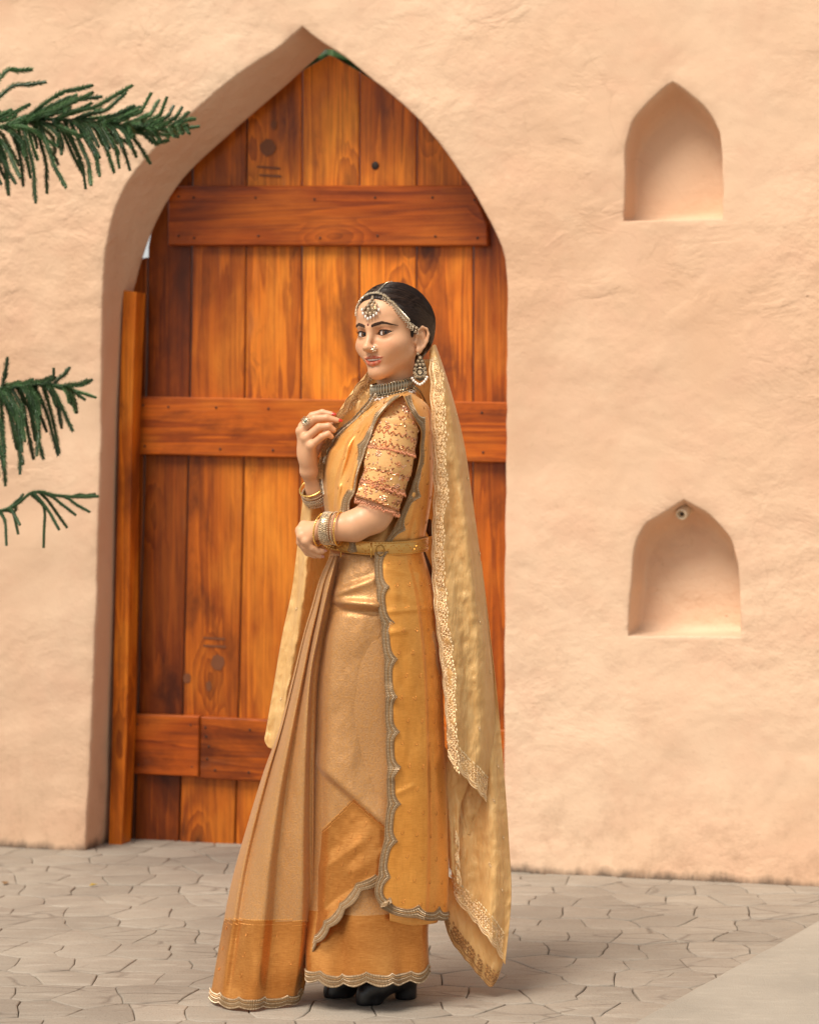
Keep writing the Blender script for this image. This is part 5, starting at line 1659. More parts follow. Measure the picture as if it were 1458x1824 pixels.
# hanging panel of the saree end
def dpanel(S, T, X, Y):
    v = -0.013 / (1 + np.exp(-(S - 0.47) * 90)) * np.clip(T * 6, 0, 1)
    r = v + 0.004 * np.exp(-((S - 0.46) / 0.02) ** 2) * np.clip(T * 4, 0, 1)
    r = r + 0.004 * np.sin(S * 14 + 2 * T) * T + creases([(684, 1090, 780, 1082, .003, 4), (690, 1128, 720, 1122, .003, 6), (700, 1250, 690, 1225, .004, 7), (700, 1390, 692, 1370, .004, 6), (705, 1415, 735, 1400, .003, 4), (690, 1050, 770, 1075, .004, 12), (683, 1010, 750, 1022, .004, 9)])(X, Y)
    return r + 0.0024 * vnoise(X * .06, Y * .016, .1, 73) + 0.0009 * vnoise(X * .14, Y * .05, .6, 77)
PNC = [[(667, 984, .148), (671, 1050, .160), (681, 1130, .166), (686, 1210, .168), (688, 1300, .166), (690, 1400, .164), (686, 1480, .164), (675, 1548, .166), (669, 1590, .168), (680, 1619, .168)],
       [(690, 984, .142), (700, 1050, .160), (710, 1130, .168), (715, 1210, .170), (718, 1300, .170), (721, 1400, .168), (719, 1480, .168), (713, 1548, .168), (708, 1595, .168), (706, 1629, .168)],
       [(714, 983, .126), (729, 1050, .140), (741, 1130, .146), (747, 1210, .148), (750, 1300, .148), (752, 1400, .148), (752, 1480, .148), (750, 1550, .150), (748, 1600, .150), (745, 1636, .150)],
       [(736, 982, .095), (756, 1050, .100), (766, 1130, .102), (773, 1210, .104), (777, 1300, .106), (780, 1400, .108), (781, 1480, .110), (781, 1550, .112), (779, 1600, .114), (776, 1639, .114)],
       [(751, 981, .05), (772, 1056, .05), (781, 1130, .048), (787, 1215, .048), (790, 1300, .05), (794, 1400, .052), (797, 1500, .056), (798, 1560, .06), (797, 1605, .062), (795, 1637, .062)],
       [(754, 982, -.01), (772, 1058, -.02), (778, 1130, -.03), (782, 1215, -.03), (785, 1300, -.03), (788, 1400, -.03), (790, 1500, -.025), (790, 1560, -.02), (789, 1605, -.02), (787, 1632, -.02)]]
panel = sheet(PNC, 90, 230, dpanel)
panel_o = panel.build('hanging_panel', [M['satin']], None, 0.0016)
trim(panel, [(0.0, k / 160) for k in range(161)] + [(k / 60 * 0.82, 1.0) for k in range(1, 61)], lambda s, t: (1, 0) if t < 0.985 else (0.0, -1), panel_o, w=0.0175, period=0.083, scin=0.45, scout=0.15, rows=5, seed=5)
LNC = [[(690, 1560, .140), (694, 1640, .142)], [(730, 1560, .130), (732, 1648, .132)], [(775, 1560, .09), (772, 1645, .092)], [(785, 1560, .02), (780, 1640, .02)]]
ln = sheet(LNC, 30, 20); child(ln.build('lining', [M['drape']], None, 0.0014), panel_o)
# small crook motifs woven into the gold areas
def motifs(surf, parent, spots, size=0.008, col=(0.62, 0.5, .36), mat=None):
    mb = MB()
    for (s, t) in spots:
        p, a, b, n = surf.frame(s, t)
        q = [p + a * x * size + b * y * size + n * 0.0012 for x, y in ((-.5, -.2), (-.35, .45), (0, .6), (.35, .4), (.45, -.1), (.35, -.7))]
        mb.tube(q, [.0003, .0005, .0005, .0005, .0005, .0003], 4, col=col)
    o = mb.build('woven_motif', mat or M['satin_b'], None, True); o['kind'] = 'stuff'
    return child(o, parent)
def band_dots(surf, parent, ok, s0, s1, n_, size=.0022):
    mb = MB()
    for s_ in np.linspace(s0, s1, n_):
        j = int(round(s_ * (surf.PX.shape[1] - 1))); colm = surf.PX[:, j]
        z_ = ok(colm[:, 0], colm[:, 1]); k_ = np.argmax(z_ > 0)
        if k_ < 2: continue
        for dt_, sz in ((-.004, size), (.006, size * .6)):
            t_ = min(1, max(0, k_ / (len(colm) - 1) + dt_)); p, a_, b_, n0 = surf.frame(float(s_), float(t_))
            mb.gem(p + n0 * .0010, n0, b_, a_, .0008, sz * .8, sz, 0, (1, 1, 1))
    o = mb.build('woven_band', M['drape'], None, False); o['kind'] = 'stuff'
    return child(o, parent)
band_dots(pleat, pleat_o, lambda x, y: (y > 1638 + (x - 400) * 0.02).astype(int), .02, .95, 70)
band_dots(wrap, wrap_o, zone_wrap, .02, .80, 60)
rm = np.random.default_rng(3)
motifs(panel, panel_o, [(0.18 + 0.155 * i + (0.07 if j % 2 else 0), 0.03 + j * 0.062) for i in range(4) for j in range(16)])
motifs(pleat, pleat_o, [(0.05 + 0.12 * i, 0.84 + 0.045 * j + (0.02 if i % 2 else 0)) for i in range(8) for j in range(3)])
motifs(wrap, wrap_o, [(0.12 + 0.16 * i + .05 * (j % 2), 0.80 + 0.05 * j) for i in range(5) for j in range(4)])

# ------------------------------------------------------------------ trunk: drape over the shoulder
def ring_shell(name, tab, mat, nang=72, nrow=40, parent=None):
    t_ = np.array(tab, float); rows = []
    for py in np.linspace(t_[0, 0], t_[-1, 0], nrow):
        xl, xr, dn_, df = (float(np.interp(py, t_[:, 0], t_[:, k])) for k in (1, 2, 3, 4))
        z = P(0, py, 0).z
        rows.append([(P((xl + xr) / 2 + (xr - xl) / 2 * math.cos(a), py, 0).x, YW - (dn_ if math.sin(a) > 0 else df) * math.sin(a), z) for a in np.linspace(0, 2 * math.pi, nang, endpoint=False)])
    return Surf(np.array(rows), None, True)
bod = ring_shell('bodice', [(722, 690, 742, .05, .10), (740, 655, 757, .085, .15), (775, 607, 764, .095, .16), (805, 585, 766, .10, .155), (840, 580, 765, .10, .15), (880, 582, 762, .095, .14), (930, 587, 756, .095, .13), (985, 591, 749, .11, .118)], None)
bod_o = bod.build('bodice', [M['drape']], None, 0.002)
def ddrape(S, T, X, Y):
    r = 0.0055 * np.sin(S * 15 + 1.5 * np.sin(T * 3)) * np.clip(T * 3, 0, 1)
    r = r + creases([(692, 712, 646, 790, -.009, 4), (646, 790, 630, 870, -.007, 4), (700, 712, 655, 775, .006, 5), (625, 770, 598, 900, .007, 4), (612, 785, 590, 900, -.007, 4), (655, 735, 615, 800, .007, 5), (640, 760, 606, 860, -.007, 3.5), (676, 722, 636, 790, -.006, 3.5), (660, 728, 625, 778, -.005, 3)])(X, Y)
    return r
FD = [[(728, 699, .055), (690, 705, .045), (656, 722, .028), (620, 756, .005), (592, 785, -.015), (577, 815, -.025), (573, 850, -.025), (576, 890, -.015), (583, 935, -.005), (588, 982, .0)],
      [(725, 698, .09), (692, 708, .085), (663, 728, .075), (634, 765, .065), (611, 800, .06), (600, 830, .06), (596, 860, .06), (597, 895, .062), (600, 940, .07), (604, 982, .075)],
      [(721, 699, .14), (697, 709, .148), (672, 733, .14), (651, 770, .12), (634, 805, .115), (622, 840, .112), (615, 870, .108), (612, 900, .108), (616, 940, .112), (625, 982, .118)],
      [(717, 703, .180), (696, 718, .188), (673, 746, .174), (661, 778, .160), (649, 811, .150), (638, 843, .142), (632, 875, .140), (622, 897, .136), (626, 935, .130), (640, 982, .132)]]
fdr = sheet(FD, 60, 120, ddrape)
fdr_o = fdr.build('front_drape', [M['drape'], M['brocade']], lambda x, y: ((x < 588 + (y - 780) * 0.02) & (y > 790)).astype(int), 0.0016)
trim(fdr, [(1.0, k / 120) for k in range(2, 121)], (-1, 0), fdr_o, w=0.0180, period=0.080, scin=0.35, scout=0.12, rows=4, seed=6, lift=.002)
def dback(S, T, X, Y):
    return 0.003 * np.sin(S * 12 + 2 * T) * np.clip(T * 3, 0, 1) + creases([(745, 790, 735, 920, .006, 5), (760, 830, 750, 960, -.006, 4), (754, 770, 748, 900, -.006, 4), (764, 745, 762, 860, .005, 5), (740, 900, 728, 970, -.005, 4), (728, 890, 742, 878, .004, 5), (702, 950, 730, 925, .004, 5)])(X, Y)
BD = [[(717, 703, .182), (733, 737, .180), (749, 766, .152), (748, 793, .135), (745, 826, .132), (727, 882, .135), (702, 938, .135), (672, 984, .136)],
      [(725, 699, .155), (746, 727, .156), (758, 765, .122), (759, 795, .112), (757, 830, .112), (745, 885, .116), (726, 940, .117), (705, 984, .122)],
      [(734, 701, .10), (756, 722, .092), (766, 765, .065), (768, 800, .052), (768, 835, .052), (762, 885, .06), (750, 940, .07), (735, 984, .082)],
      [(741, 706, .04), (763, 726, .03), (771, 765, .0), (771, 800, -.02), (771, 840, -.02), (767, 890, -.005), (759, 940, .008), (751, 984, .02)],
      [(738, 712, -.03), (757, 732, -.06), (768, 770, -.09), (768, 805, -.11), (766, 845, -.11), (760, 890, -.10), (750, 940, -.09), (738, 984, -.08)]]
bdr = sheet(BD, 60, 120, dback)
bdr_o = bdr.build('back_drape', [M['drape']], None, 0.0016)
trim(bdr, [(0.0, k / 120) for k in range(2, 119)], (1, 0), bdr_o, w=0.0140, period=0.082, scin=0.65, scout=0.05, rows=4, seed=7, lift=.002)
motifs(fdr, fdr_o, [(0.2 + .25 * i, .12 + .16 * j + .06 * (i % 2)) for i in range(3) for j in range(5)], .007)
motifs(bdr, bdr_o, [(0.2 + .2 * i, .06 + .15 * j + .06 * (i % 2)) for i in range(3) for j in range(6)], .007)

# ------------------------------------------------------------------ sleeve with beaded tiers
AX = [(717, 722, .112), (709, 748, .128), (699, 790, .139), (690, 835, .142), (681, 868, .144), (671, 897, .146)]
axp = catmull([tuple(P(*q)) for q in AX], 46)
rad = np.interp(np.linspace(0, 1, 46), [0, .15, .35, .6, .8, 1], [.040, .0455, .0500, .0520, .050, .0475])
rows = []
for i in range(46):
    t = Vector(axp[min(i + 1, 45)] - axp[max(i - 1, 0)]).normalized()
    u = Vector((1, 0, 0)); u = (u - t * u.dot(t)).normalized(); v = t.cross(u)
    if v.dot(TOCAM) < 0: v = -v
    f = i / 45
    tier = 0.0035 * ((f * 1.0 % 0.335) / 0.335 if f > .33 else f)
    row = []
    for a in np.linspace(0, 2 * math.pi, 73):
        wr = 0.0012 * math.sin(a * 7 + f * 20) * f
        row.append(tuple(Vector(axp[i]) + (u * math.cos(a) + v * math.sin(a)) * (rad[i] + tier + wr)))
    rows.append(row)
slv = Surf(np.array(rows)); slv_o = slv.build('sleeve', [M['sleeve']], None, 0.0015)
em = MB(); re_ = np.random.default_rng(21)
# s: 0 = image right edge, 0.25 = nearest the viewer, 0.5 = left edge
def stitch(mb, surf, s, t, size, ang, col, flat=.5):
    p, a, b, n = surf.frame(s, t)
    d = a * math.cos(ang) + b * math.sin(ang); w = n.cross(d)
    mb.gem(p + n * .0010, n, d, w, .0018, size * flat, size, 0, col)
def flower(mb, surf, s, t, r, col, petals=6):
    p, a, b, n = surf.frame(s, t)
    for k in range(petals):
        an = 2 * math.pi * k / petals; d = a * math.cos(an) + b * math.sin(an)
        mb.gem(p + d * r * .62 + n * .001, n, d, n.cross(d), .0012, r * .26, r * .42, 0, col)
    mb.ball(p + n * .0012, r * .26, seg=6, rings=4, col=(1.1, 1.0, .9))
cR = lambda: [(.95, .62, .45), (1.05, 1.0, .92), (1.05, .80, .5), (.42, .24, .15)][re_.integers(0, 4)]
for k in range(520):
    s = re_.uniform(-.06, .56); t = re_.uniform(.08, .98)
    if s < 0: s += 1
    stitch(em, slv, s, t, re_.uniform(.0024, .0056), re_.uniform(0, 6.28), cR())
for (s, t, r) in [(.20, .20, .011), (.33, .58, .009), (.18, .62, .008), (.42, .72, .008), (.27, .76, .008), (.14, .78, .008), (.36, .92, .008), (.22, .93, .008), (.08, .92, .008), (.30, .40, .007), (.40, .35, .007), (.44, .55, .006), (.10, .45, .007)]:
    flower(em, slv, s, t, r, cR(), 8)
for (tc, amp) in ((.44, .02), (.52, .02), (.69, .015), (.80, .012), (.86, .012), (.985, .01)):
    for k in range(120):
        s = -.08 + .66 * k / 119; s = s + 1 if s < 0 else s
        t = tc + amp * .6 * math.sin(k * .8)
        stitch(em, slv, s, min(1, t), .0027, re_.uniform(-.3, .3), cR(), .8)
def fringe(mb, surf, tc, count, length, s0=-.08, s1=.58):
    for k in range(count):
        s = s0 + (s1 - s0) * k / (count - 1); s = s + 1 if s < 0 else s
        p, a, b, n = surf.frame(s, min(1, tc))
        dn_ = Vector((0, 0, -1)); L_ = length * re_.uniform(.7, 1.25)
        st_ = p + n * .003
        mb.tube([st_, st_ + dn_ * L_ * .6], .0004, 4, col=(.7, .5, .35))
        mb.ball(st_ + dn_ * L_ * .35, .0011, seg=6, rings=4, col=(.95, .8, .7))
        mb.ball(st_ + dn_ * L_ * .8, (.0021, .0021, .0032), seg=6, rings=5, col=(1.05, .78, .66))
fringe(em, slv, .53, 52, .010); fringe(em, slv, .80, 52, .011); fringe(em, slv, 1.0, 56, .015)
eo = em.build('beadwork', M['rose'], None, False); eo['kind'] = 'stuff'; child(eo, slv_o)

# ------------------------------------------------------------------ belt
bt_rows, N_ = [], 120
for (zo, ro) in ((-.0160, .000), (-.0160, .0035), (-.0145, .0048), (.0145, .0048), (.0160, .0035), (.0160, .000)):
    row = []
    for a in np.linspace(0, 2 * math.pi, N_, endpoint=False):
        c_, s__ = math.cos(a), math.sin(a); e = 2 / 2.2
        u = math.copysign(abs(c_) ** e, c_); v = math.copysign(abs(s__) ** e, s__)
        row.append((P(670, 980, 0).x + (82 * YW / F + .009 + ro) * u, YW - (.142 + ro) * v, P(0, 977, 0).z + zo + 0.010 * c_ * c_ - 0.004 * c_ + .006))
    bt_rows.append(row)
belt = Surf(np.array(bt_rows), None, True)
belt_o = belt.build('belt', [mat_metal('belt_gold', (0.66, 0.37, 0.10), 0.36, 0.6)], None, 0)
bd = MB()
for k in range(N_):
    a = 2 * math.pi * k / N_
    p = [Vector(bt_rows[i][k]) for i in (2, 3)]; nx = [Vector(bt_rows[i][(k + 1) % N_]) for i in (2, 3)]
    n = (nx[0] - p[0]).cross(p[1] - p[0]).normalized()
    if n.dot(p[0] - Vector((P(670, 0, 0).x, YW, p[0].z))) < 0: n = -n
    tg = (nx[0] - p[0]).normalized(); up = (p[1] - p[0]).normalized()
    for f in (.06, .94): bd.gem(p[0].lerp(p[1], f) + n * .0006, n, tg, up, .0012, .0012, .0032, 0, (1.2, 1.1, .9))
    f = .5 + .24 * math.sin(k * 1.1)
    bd.gem(p[0].lerp(p[1], f) + n * .0006, n, (tg + up * math.cos(k * 1.1)).normalized(), up, .0012, .0011, .0032, 0, (.95, .72, .42))
    if k % 5 == 2: bd.ball(p[0].lerp(p[1], .5 - .24 * math.sin(k * 1.1)) + n * .0008, .0019, seg=6, rings=4, col=(.9, .8, .62))
# open mesh front section
for k in range(46, 66):
    for j in range(6):
        for e in (0, .5):
            a_, b_ = Vector(bt_rows[2][k]), Vector(bt_rows[3][k]); a2, b2 = Vector(bt_rows[2][k + 1]), Vector(bt_rows[3][k + 1])
            p = a_.lerp(b_, (j + .5) / 6).lerp(a2.lerp(b2, (j + .5 + e) / 6 if j < 5 else (j + .5) / 6), e)
            n = Vector((p.x - P(670, 0, 0).x, p.y - YW, 0)).normalized()
            bd.ball(p + n * .002, .0019, seg=6, rings=4, col=[(.95, .9, .8), (.55, .36, .2)][(j + k + int(e * 2)) % 2])
o = bd.build('belt_filigree', M['gold'], None, False); o['kind'] = 'stuff'; child(o, belt_o)
bk = MB(); c = P(677, 980, .150)
bk.tube([c + Vector((.0098 * math.cos(a), -.001, .0125 * math.sin(a))) for a in np.linspace(0, 2 * math.pi, 20, endpoint=False)], .0012, 6, col=(.45, .35, .25), closed=True)
child(bk.build('buckle', M['gold'], None), belt_o)
for x_ in (607, 661):
    lp = MB(); lp.tube([P(x_, 967, .149 if x_ > 640 else .108), P(x_, 993, .151 if x_ > 640 else .11)], .0016, 6, col=(1.1, 1, .8))
    child(lp.build('belt_loop', M['gold'], None), belt_o)
# brown cord end hanging behind the belt
cd = MB(); cd.tube([P(753, 985, .03), P(763, 1010, .02), P(768, 1035, .01), P(770, 1062, .0)], [.006, .007, .006, .003], 8)
cd.tube([P(765, 925, -.02), P(762, 940, -.02), P(766, 955, -.02)], [.004, .009, .004], 8)
adopt(cd.build('cord', M['brown_cord']))

# ------------------------------------------------------------------ veil
def vfold(k, amp, ph=0.0):
    def fn(S, T, X, Y):
        r = amp * np.sin(2 * math.pi * (S * k + 0.12 * np.sin(T * 6 + ph) + ph)) * np.clip(T * 2.5, 0.1, 1)
        r = r + 0.006 * vnoise(X * .028 + Y * .012, Y * .018 - X * .02, .3, 81) + 0.0035 * vnoise(X * .07 + Y * .05, Y * .05 - X * .05, .7, 82) + 0.0014 * vnoise(X * .16 + Y * .10, Y * .06 - X * .10, .2, 83)
        return r
    return fn
VA = [[(764, 624, .03), (765, 660, .05), (767, 720, .066), (770, 800, .066), (772, 880, .056), (769, 960, .05), (770, 1040, .062), (777, 1120, .072), (787, 1200, .074), (794, 1280, .074), (799, 1350, .072)],
      [(768, 618, .035), (777, 660, .058), (786, 720, .080), (795, 800, .086), (802, 880, .084), (806, 960, .084), (811, 1040, .088), (816, 1120, .090), (819, 1200, .088), (822, 1290, .086), (826, 1384, .082)],
      [(772, 614, .03), (787, 660, .042), (803, 720, .055), (817, 800, .06), (828, 880, .06), (836, 960, .060), (843, 1040, .060), (849, 1120, .060), (853, 1200, .056), (853, 1300, .052), (850, 1410, .046)],
      [(776, 615, .0), (792, 662, .005), (812, 730, .005), (828, 800, .005), (841, 890, .005), (852, 970, .005), (862, 1050, .005), (870, 1130, .005), (878, 1210, .002), (880, 1310, .0), (868, 1434, .01)],
      [(772, 618, -.04), (785, 662, -.05), (800, 730, -.07), (815, 800, -.08), (826, 890, -.09), (835, 970, -.10), (842, 1050, -.10), (850, 1130, -.10), (858, 1210, -.10), (862, 1310, -.10), (862, 1430, -.08)]]
va = sheet(VA, 90, 240, vfold(2.6, .010)); va_o = va.build('veil', [M['veil']], None, 0.0005)
VB = [[(776, 1000, -.06), (785, 1100, -.06), (793, 1250, -.05), (799, 1400, -.04), (802, 1500, -.03), (805, 1570, -.02), (812, 1604, -.01)],
      [(812, 1000, -.04), (822, 1100, -.035), (831, 1250, -.025), (838, 1400, -.01), (842, 1500, .0), (846, 1590, .01), (850, 1648, .018)],
      [(842, 1000, -.03), (852, 1100, -.02), (866, 1250, -.01), (877, 1400, .005), (883, 1500, .015), (885, 1600, .025), (880, 1688, .03)],
      [(857, 1000, -.015), (869, 1100, -.015), (886, 1250, -.015), (899, 1400, -.012), (906, 1500, -.01), (910, 1600, -.005), (899, 1718, .0)],
      [(842, 1000, -.10), (852, 1100, -.10), (866, 1250, -.10), (879, 1400, -.10), (886, 1500, -.10), (889, 1600, -.09), (889, 1700, -.05)]]
vb_ = sheet(VB, 80, 200, vfold(2.6, .011, 1.1)); vb_o = child(vb_.build('veil_fall', [M['veil']], None, 0.0005), va_o); vb_o.matrix_parent_inverse = Matrix.Identity(4)
VD = [[(797, 1560, -.045), (791, 1642, -.02)], [(818, 1575, -.035), (803, 1676, -.025)], [(850, 1610, -.025), (836, 1718, -.025)], [(880, 1652, -.02), (862, 1748, -.025)], [(896, 1688, -.025), (875, 1758, -.03)], [(900, 1700, -.045), (887, 1742, -.05)]]
vd = sheet(VD, 50, 40, vfold(1.2, .003)); vd_o = child(vd.build('veil_underside', [M['veil']], None, 0.0005), va_o)
VC = [[(792, 1330, .01), (794, 1420, .01), (797, 1500, .02), (800, 1545, .02)], [(812, 1360, .015), (808, 1430, .012), (808, 1510, .025), (810, 1562, .025)], [(836, 1390, .01), (820, 1440, .005), (817, 1510, .02), (821, 1582, .02)]]
vc = sheet(VC, 30, 80, vfold(1.3, .004)); vc_o = child(vc.build('veil_inner_fold', [M['veil']], None, 0.0005), va_o)
VE = [[(800, 1340, -.02), (806, 1420, -.02), (815, 1480, -.02)], [(830, 1370, .0), (836, 1430, -.005), (836, 1488, -.01)], [(866, 1420, .0), (866, 1450, -.01), (846, 1482, -.015)]]
ve = sheet(VE, 30, 40, vfold(1.1, .003)); child(ve.build('veil_turned_edge', [M['veil']], None, 0.0005), va_o)
VK = [[(767, 640, -.05), (771, 760, -.15), (771, 900, -.16), (772, 1050, -.15), (780, 1250, -.13)], [(742, 640, -.12), (735, 780, -.24), (720, 900, -.25), (710, 1050, -.24), (700, 1280, -.22)],
      [(700, 640, -.12), (680, 770, -.26), (650, 900, -.25), (630, 1050, -.24), (610, 1280, -.20)], [(668, 652, -.07), (640, 745, -.22), (600, 880, -.22), (565, 1050, -.18), (530, 1300, -.12)]]
vk = sheet(VK, 50, 80, vfold(3, .006)); child(vk.build('veil_back', [M['veil']], None, 0.0005), va_o)
VL = [[(541, 876, -.07), (532, 950, -.07), (520, 1050, -.07), (503, 1130, -.07), (486, 1230, -.07), (474, 1300, -.06), (471, 1318, -.055), (477, 1331, -.05)], [(560, 876, -.045), (555, 950, -.04), (545, 1050, -.035), (531, 1130, -.035), (512, 1230, -.035), (500, 1300, -.03), (496, 1320, -.03), (494, 1338, -.03)],
      [(600, 880, -.14), (590, 950, -.13), (578, 1050, -.12), (564, 1130, -.11), (542, 1230, -.10), (530, 1300, -.10), (524, 1320, -.1), (520, 1338, -.1)]]
vl = sheet(VL, 50, 120, vfold(2.0, .006, .3)); vl_o = child(vl.build('veil_side', [M['veil']], None, 0.0005), va_o)
VH = [[(664, 652, -.05), (650, 668, -.035), (632, 690, -.02), (614, 716, -.005), (598, 742, .012), (586, 770, .012), (573, 800, .0), (566, 832, -.005), (562, 850, -.01)],
      [(670, 664, -.045), (659, 684, -.03), (644, 708, -.014), (624, 732, .0), (603, 752, .012), (590, 778, .010), (577, 805, -.004), (571, 834, -.012), (568, 852, -.015)],
      [(680, 676, -.045), (670, 700, -.03), (656, 722, -.018), (634, 745, -.01), (610, 765, .0), (598, 785, -.005), (586, 810, -.02), (580, 838, -.03), (578, 854, -.03)]]
vh = sheet(VH, 40, 100, vfold(1.0, .002)); vh_o = child(vh.build('veil_held_edge', [M['veil']], None, 0.0005), va_o)

def border(surf, path, inward, parent, depth=0.040, period=0.052, seed=0, bright=1.0, double=True, rows=3, mat='embroid'):
    """embroidered veil border: scalloped cord, dotted row, sprigs"""
    rr = np.random.default_rng(seed); mb = MB()
    pts = [surf.at(s, t) for s, t in path]
    L = np.concatenate([[0], np.cumsum([(pts[i + 1] - pts[i]).length for i in range(len(pts) - 1)])])
    ss, tt = [p[0] for p in path], [p[1] for p in path]
    def fr(l):
        l = min(max(l, 0), L[-1]); s, t = float(np.interp(l, L, ss)), float(np.interp(l, L, tt))
        p = surf.at(s, t); q = inward(s, t) if callable(inward) else inward
        inn = surf.at(s + q[0] * .05, t + q[1] * .05) - p
        l2, l0 = min(l + .004, L[-1]), max(l - .004, 0)
        tg = (surf.at(float(np.interp(l2, L, ss)), float(np.interp(l2, L, tt))) - surf.at(float(np.interp(l0, L, ss)), float(np.interp(l0, L, tt)))).normalized()
        inn.normalize(); n = tg.cross(inn).normalized()
        if n.dot(TOCAM) < 0: n = -n
        return p, tg, inn, n
    b = bright
    n_ = int(L[-1] / .0035); c1, c2, c3 = [], [], []
    for k in range(n_ + 1):
        l = k * .0035; p, tg, inn, n = fr(l); sc = abs(math.sin(math.pi * l / period))
        w0 = 0.006 * (1 - sc)
        c1.append(p + inn * w0 + n * .0012); c2.append(p + inn * (w0 + .011) + n * .0014); c3.append(p + inn * (w0 + .0135) + n * .0014)
        g = rr.uniform(.8, 1.2) * b
        mb.gem(p + inn * (w0 + .0055) + n * .0012, n, inn, tg, .0011, .0011, .0040, 0, (1.1 * g, 1.05 * g, .95 * g))
    mb.tube(c1, .0011, 5, col=(1.05 * b, .98 * b, .85 * b)); mb.tube(c2, .0010, 5, col=(1.15 * b, 1.1 * b, 1.0 * b))
    if double: mb.tube(c3, .0009, 5, col=(.9 * b, .75 * b, .5 * b))
    k = 0; l = 0.004
    while l < L[-1]:
        p, tg, inn, n = fr(l)
        qd = inward(0, 1) if callable(inward) else inward
        sl, tl = float(np.interp(l, L, ss)), float(np.interp(l, L, tt))
        avail = (surf.at(sl + qd[0] * .62, tl + qd[1] * .62) - p).length
        if n.dot(TOCAM) < .35: l += .0092; continue
        for r in range(rows):
            d0 = min(1.0, avail / (depth + .02)) * (.020 + (depth - .022) * r / max(1, rows - 1))
            c = p + inn * (d0 + rr.uniform(-.0015, .0015)) + tg * (rr.uniform(-.0015, .0015) + (.0045 if r % 2 else 0)) + n * .0012; g = rr.uniform(.7, 1.15) * b
            if r == rows - 1:
                for an in (-.7, 0, .7):
                    d = (inn * math.cos(an) + tg * math.sin(an)); mb.gem(c + d * .0034, n, d, n.cross(d), .0013, .0014, .0040, 0, (1.15 * g, 1.1 * g, .95 * g))
            elif r % 2 == 0:
                for a in range(5):
                    d = inn * math.cos(a * 1.257) + tg * math.sin(a * 1.257); mb.gem(c + d * .0028, n, d, n.cross(d), .0013, .0013, .0026, 0, (1.15 * g, 1.05 * g, .9 * g))
            else:
                for a in (-.9, .9):
                    d = inn * math.cos(a) + tg * math.sin(a); mb.gem(c + d * .003, n, d, n.cross(d), .0013, .0014, .0036, 0, (1.1 * g, .95 * g, .72 * g))
        l += .0092 * rr.uniform(.8, 1.2); k += 1
    o = mb.build('embroidery', M[mat], None, False); o['kind'] = 'stuff'
    return child(o, parent)
border(va, [(0.004, k / 160) for k in range(4, 161)], (1, 0), va_o, 0.046, 0.062, 1, rows=6)
border(va, [(k / 60 * .68, 1.0) for k in range(61)], (0, -1), va_o, 0.056, 0.04, 2, 1.05, rows=7)
border(vb_, [(k / 60 * .66, 1.0) for k in range(61)], (0, -1), vb_o, 0.060, 0.042, 3, rows=7)
border(vd, [(k / 60 * .9, 1.0) for k in range(61)], (0, -1), vd_o, 0.040, 0.042, 4, 1.0, rows=5, mat='brown_thread')
border(vc, [(1.0, k / 40) for k in range(22, 41)], (-1, 0), vc_o, 0.020, 0.04, 5, rows=2)
border(vh, [(0.0, k / 120) for k in range(0, 121)], (1, 0), vh_o, 0.036, 0.045, 6, 1.0, rows=5, mat='brown_thread')
# scattered sprigs
sp = MB(); rs = np.random.default_rng(31)
for (sf, s, t) in [(va, .62, .30), (va, .70, .46), (va, .55, .62), (va, .66, .72), (va, .50, .86), (va, .70, .90), (va, .6, .16), (vb_, .52, .40), (vb_, .60, .52), (vb_, .50, .62), (vb_, .60, .70), (vb_, .42, .8), (vb_, .56, .84), (vl, .3, .45), (vl, .35, .8)]:
    flower(sp, sf, s, t, .0062, (.75, .62, .42), 6)
o = sp.build('sprig', M['embroid'], None, False); o['kind'] = 'stuff'; child(o, va_o)

# ------------------------------------------------------------------ jewellery
bvh_b = BVHTree.FromObject(body_o, bpy.context.evaluated_depsgraph_get()) if False else None
allV = [Vector(v) for v in V] ; allF = [tuple(q) for q in Fq]
off = len(allV); allV += [Vector(v) for v in Vh]; allF += [tuple(int(i) + off for i in q) for q in Fh]
bvh_all = BVHTree.FromPolygons(allV, allF)
CAMP = Vector((0, 0, CH))
def hit_px(px, py, lift=0.0015):
    d = (P(px, py, 0) - CAMP).normalized()
    h, n, _, _ = bvh_all.ray_cast(CAMP, d)
    if h is None: return P(px, py, 0.0), TOCAM.copy()
    if n.dot(d) > 0: n = -n
    return h + n * lift, n
def cluster(mb, p, n, r, col, petals=5, up=Vector((0, 0, 1))):
    a = (up - n * up.dot(n)).normalized(); b = n.cross(a)
    for k in range(petals):
        an = 2 * math.pi * k / petals; d = a * math.cos(an) + b * math.sin(an)
        mb.gem(p + d * r * .6 + n * .001, n, d, n.cross(d), r * .3, r * .32, r * .42, 0, col)
    mb.ball(p + n * .001, r * .34, seg=6, rings=4, col=(1.15, 1.1, 1.0))
SV = lambda: tuple(np.array((1.1, 1.0, .86)) * random.uniform(.75, 1.15))
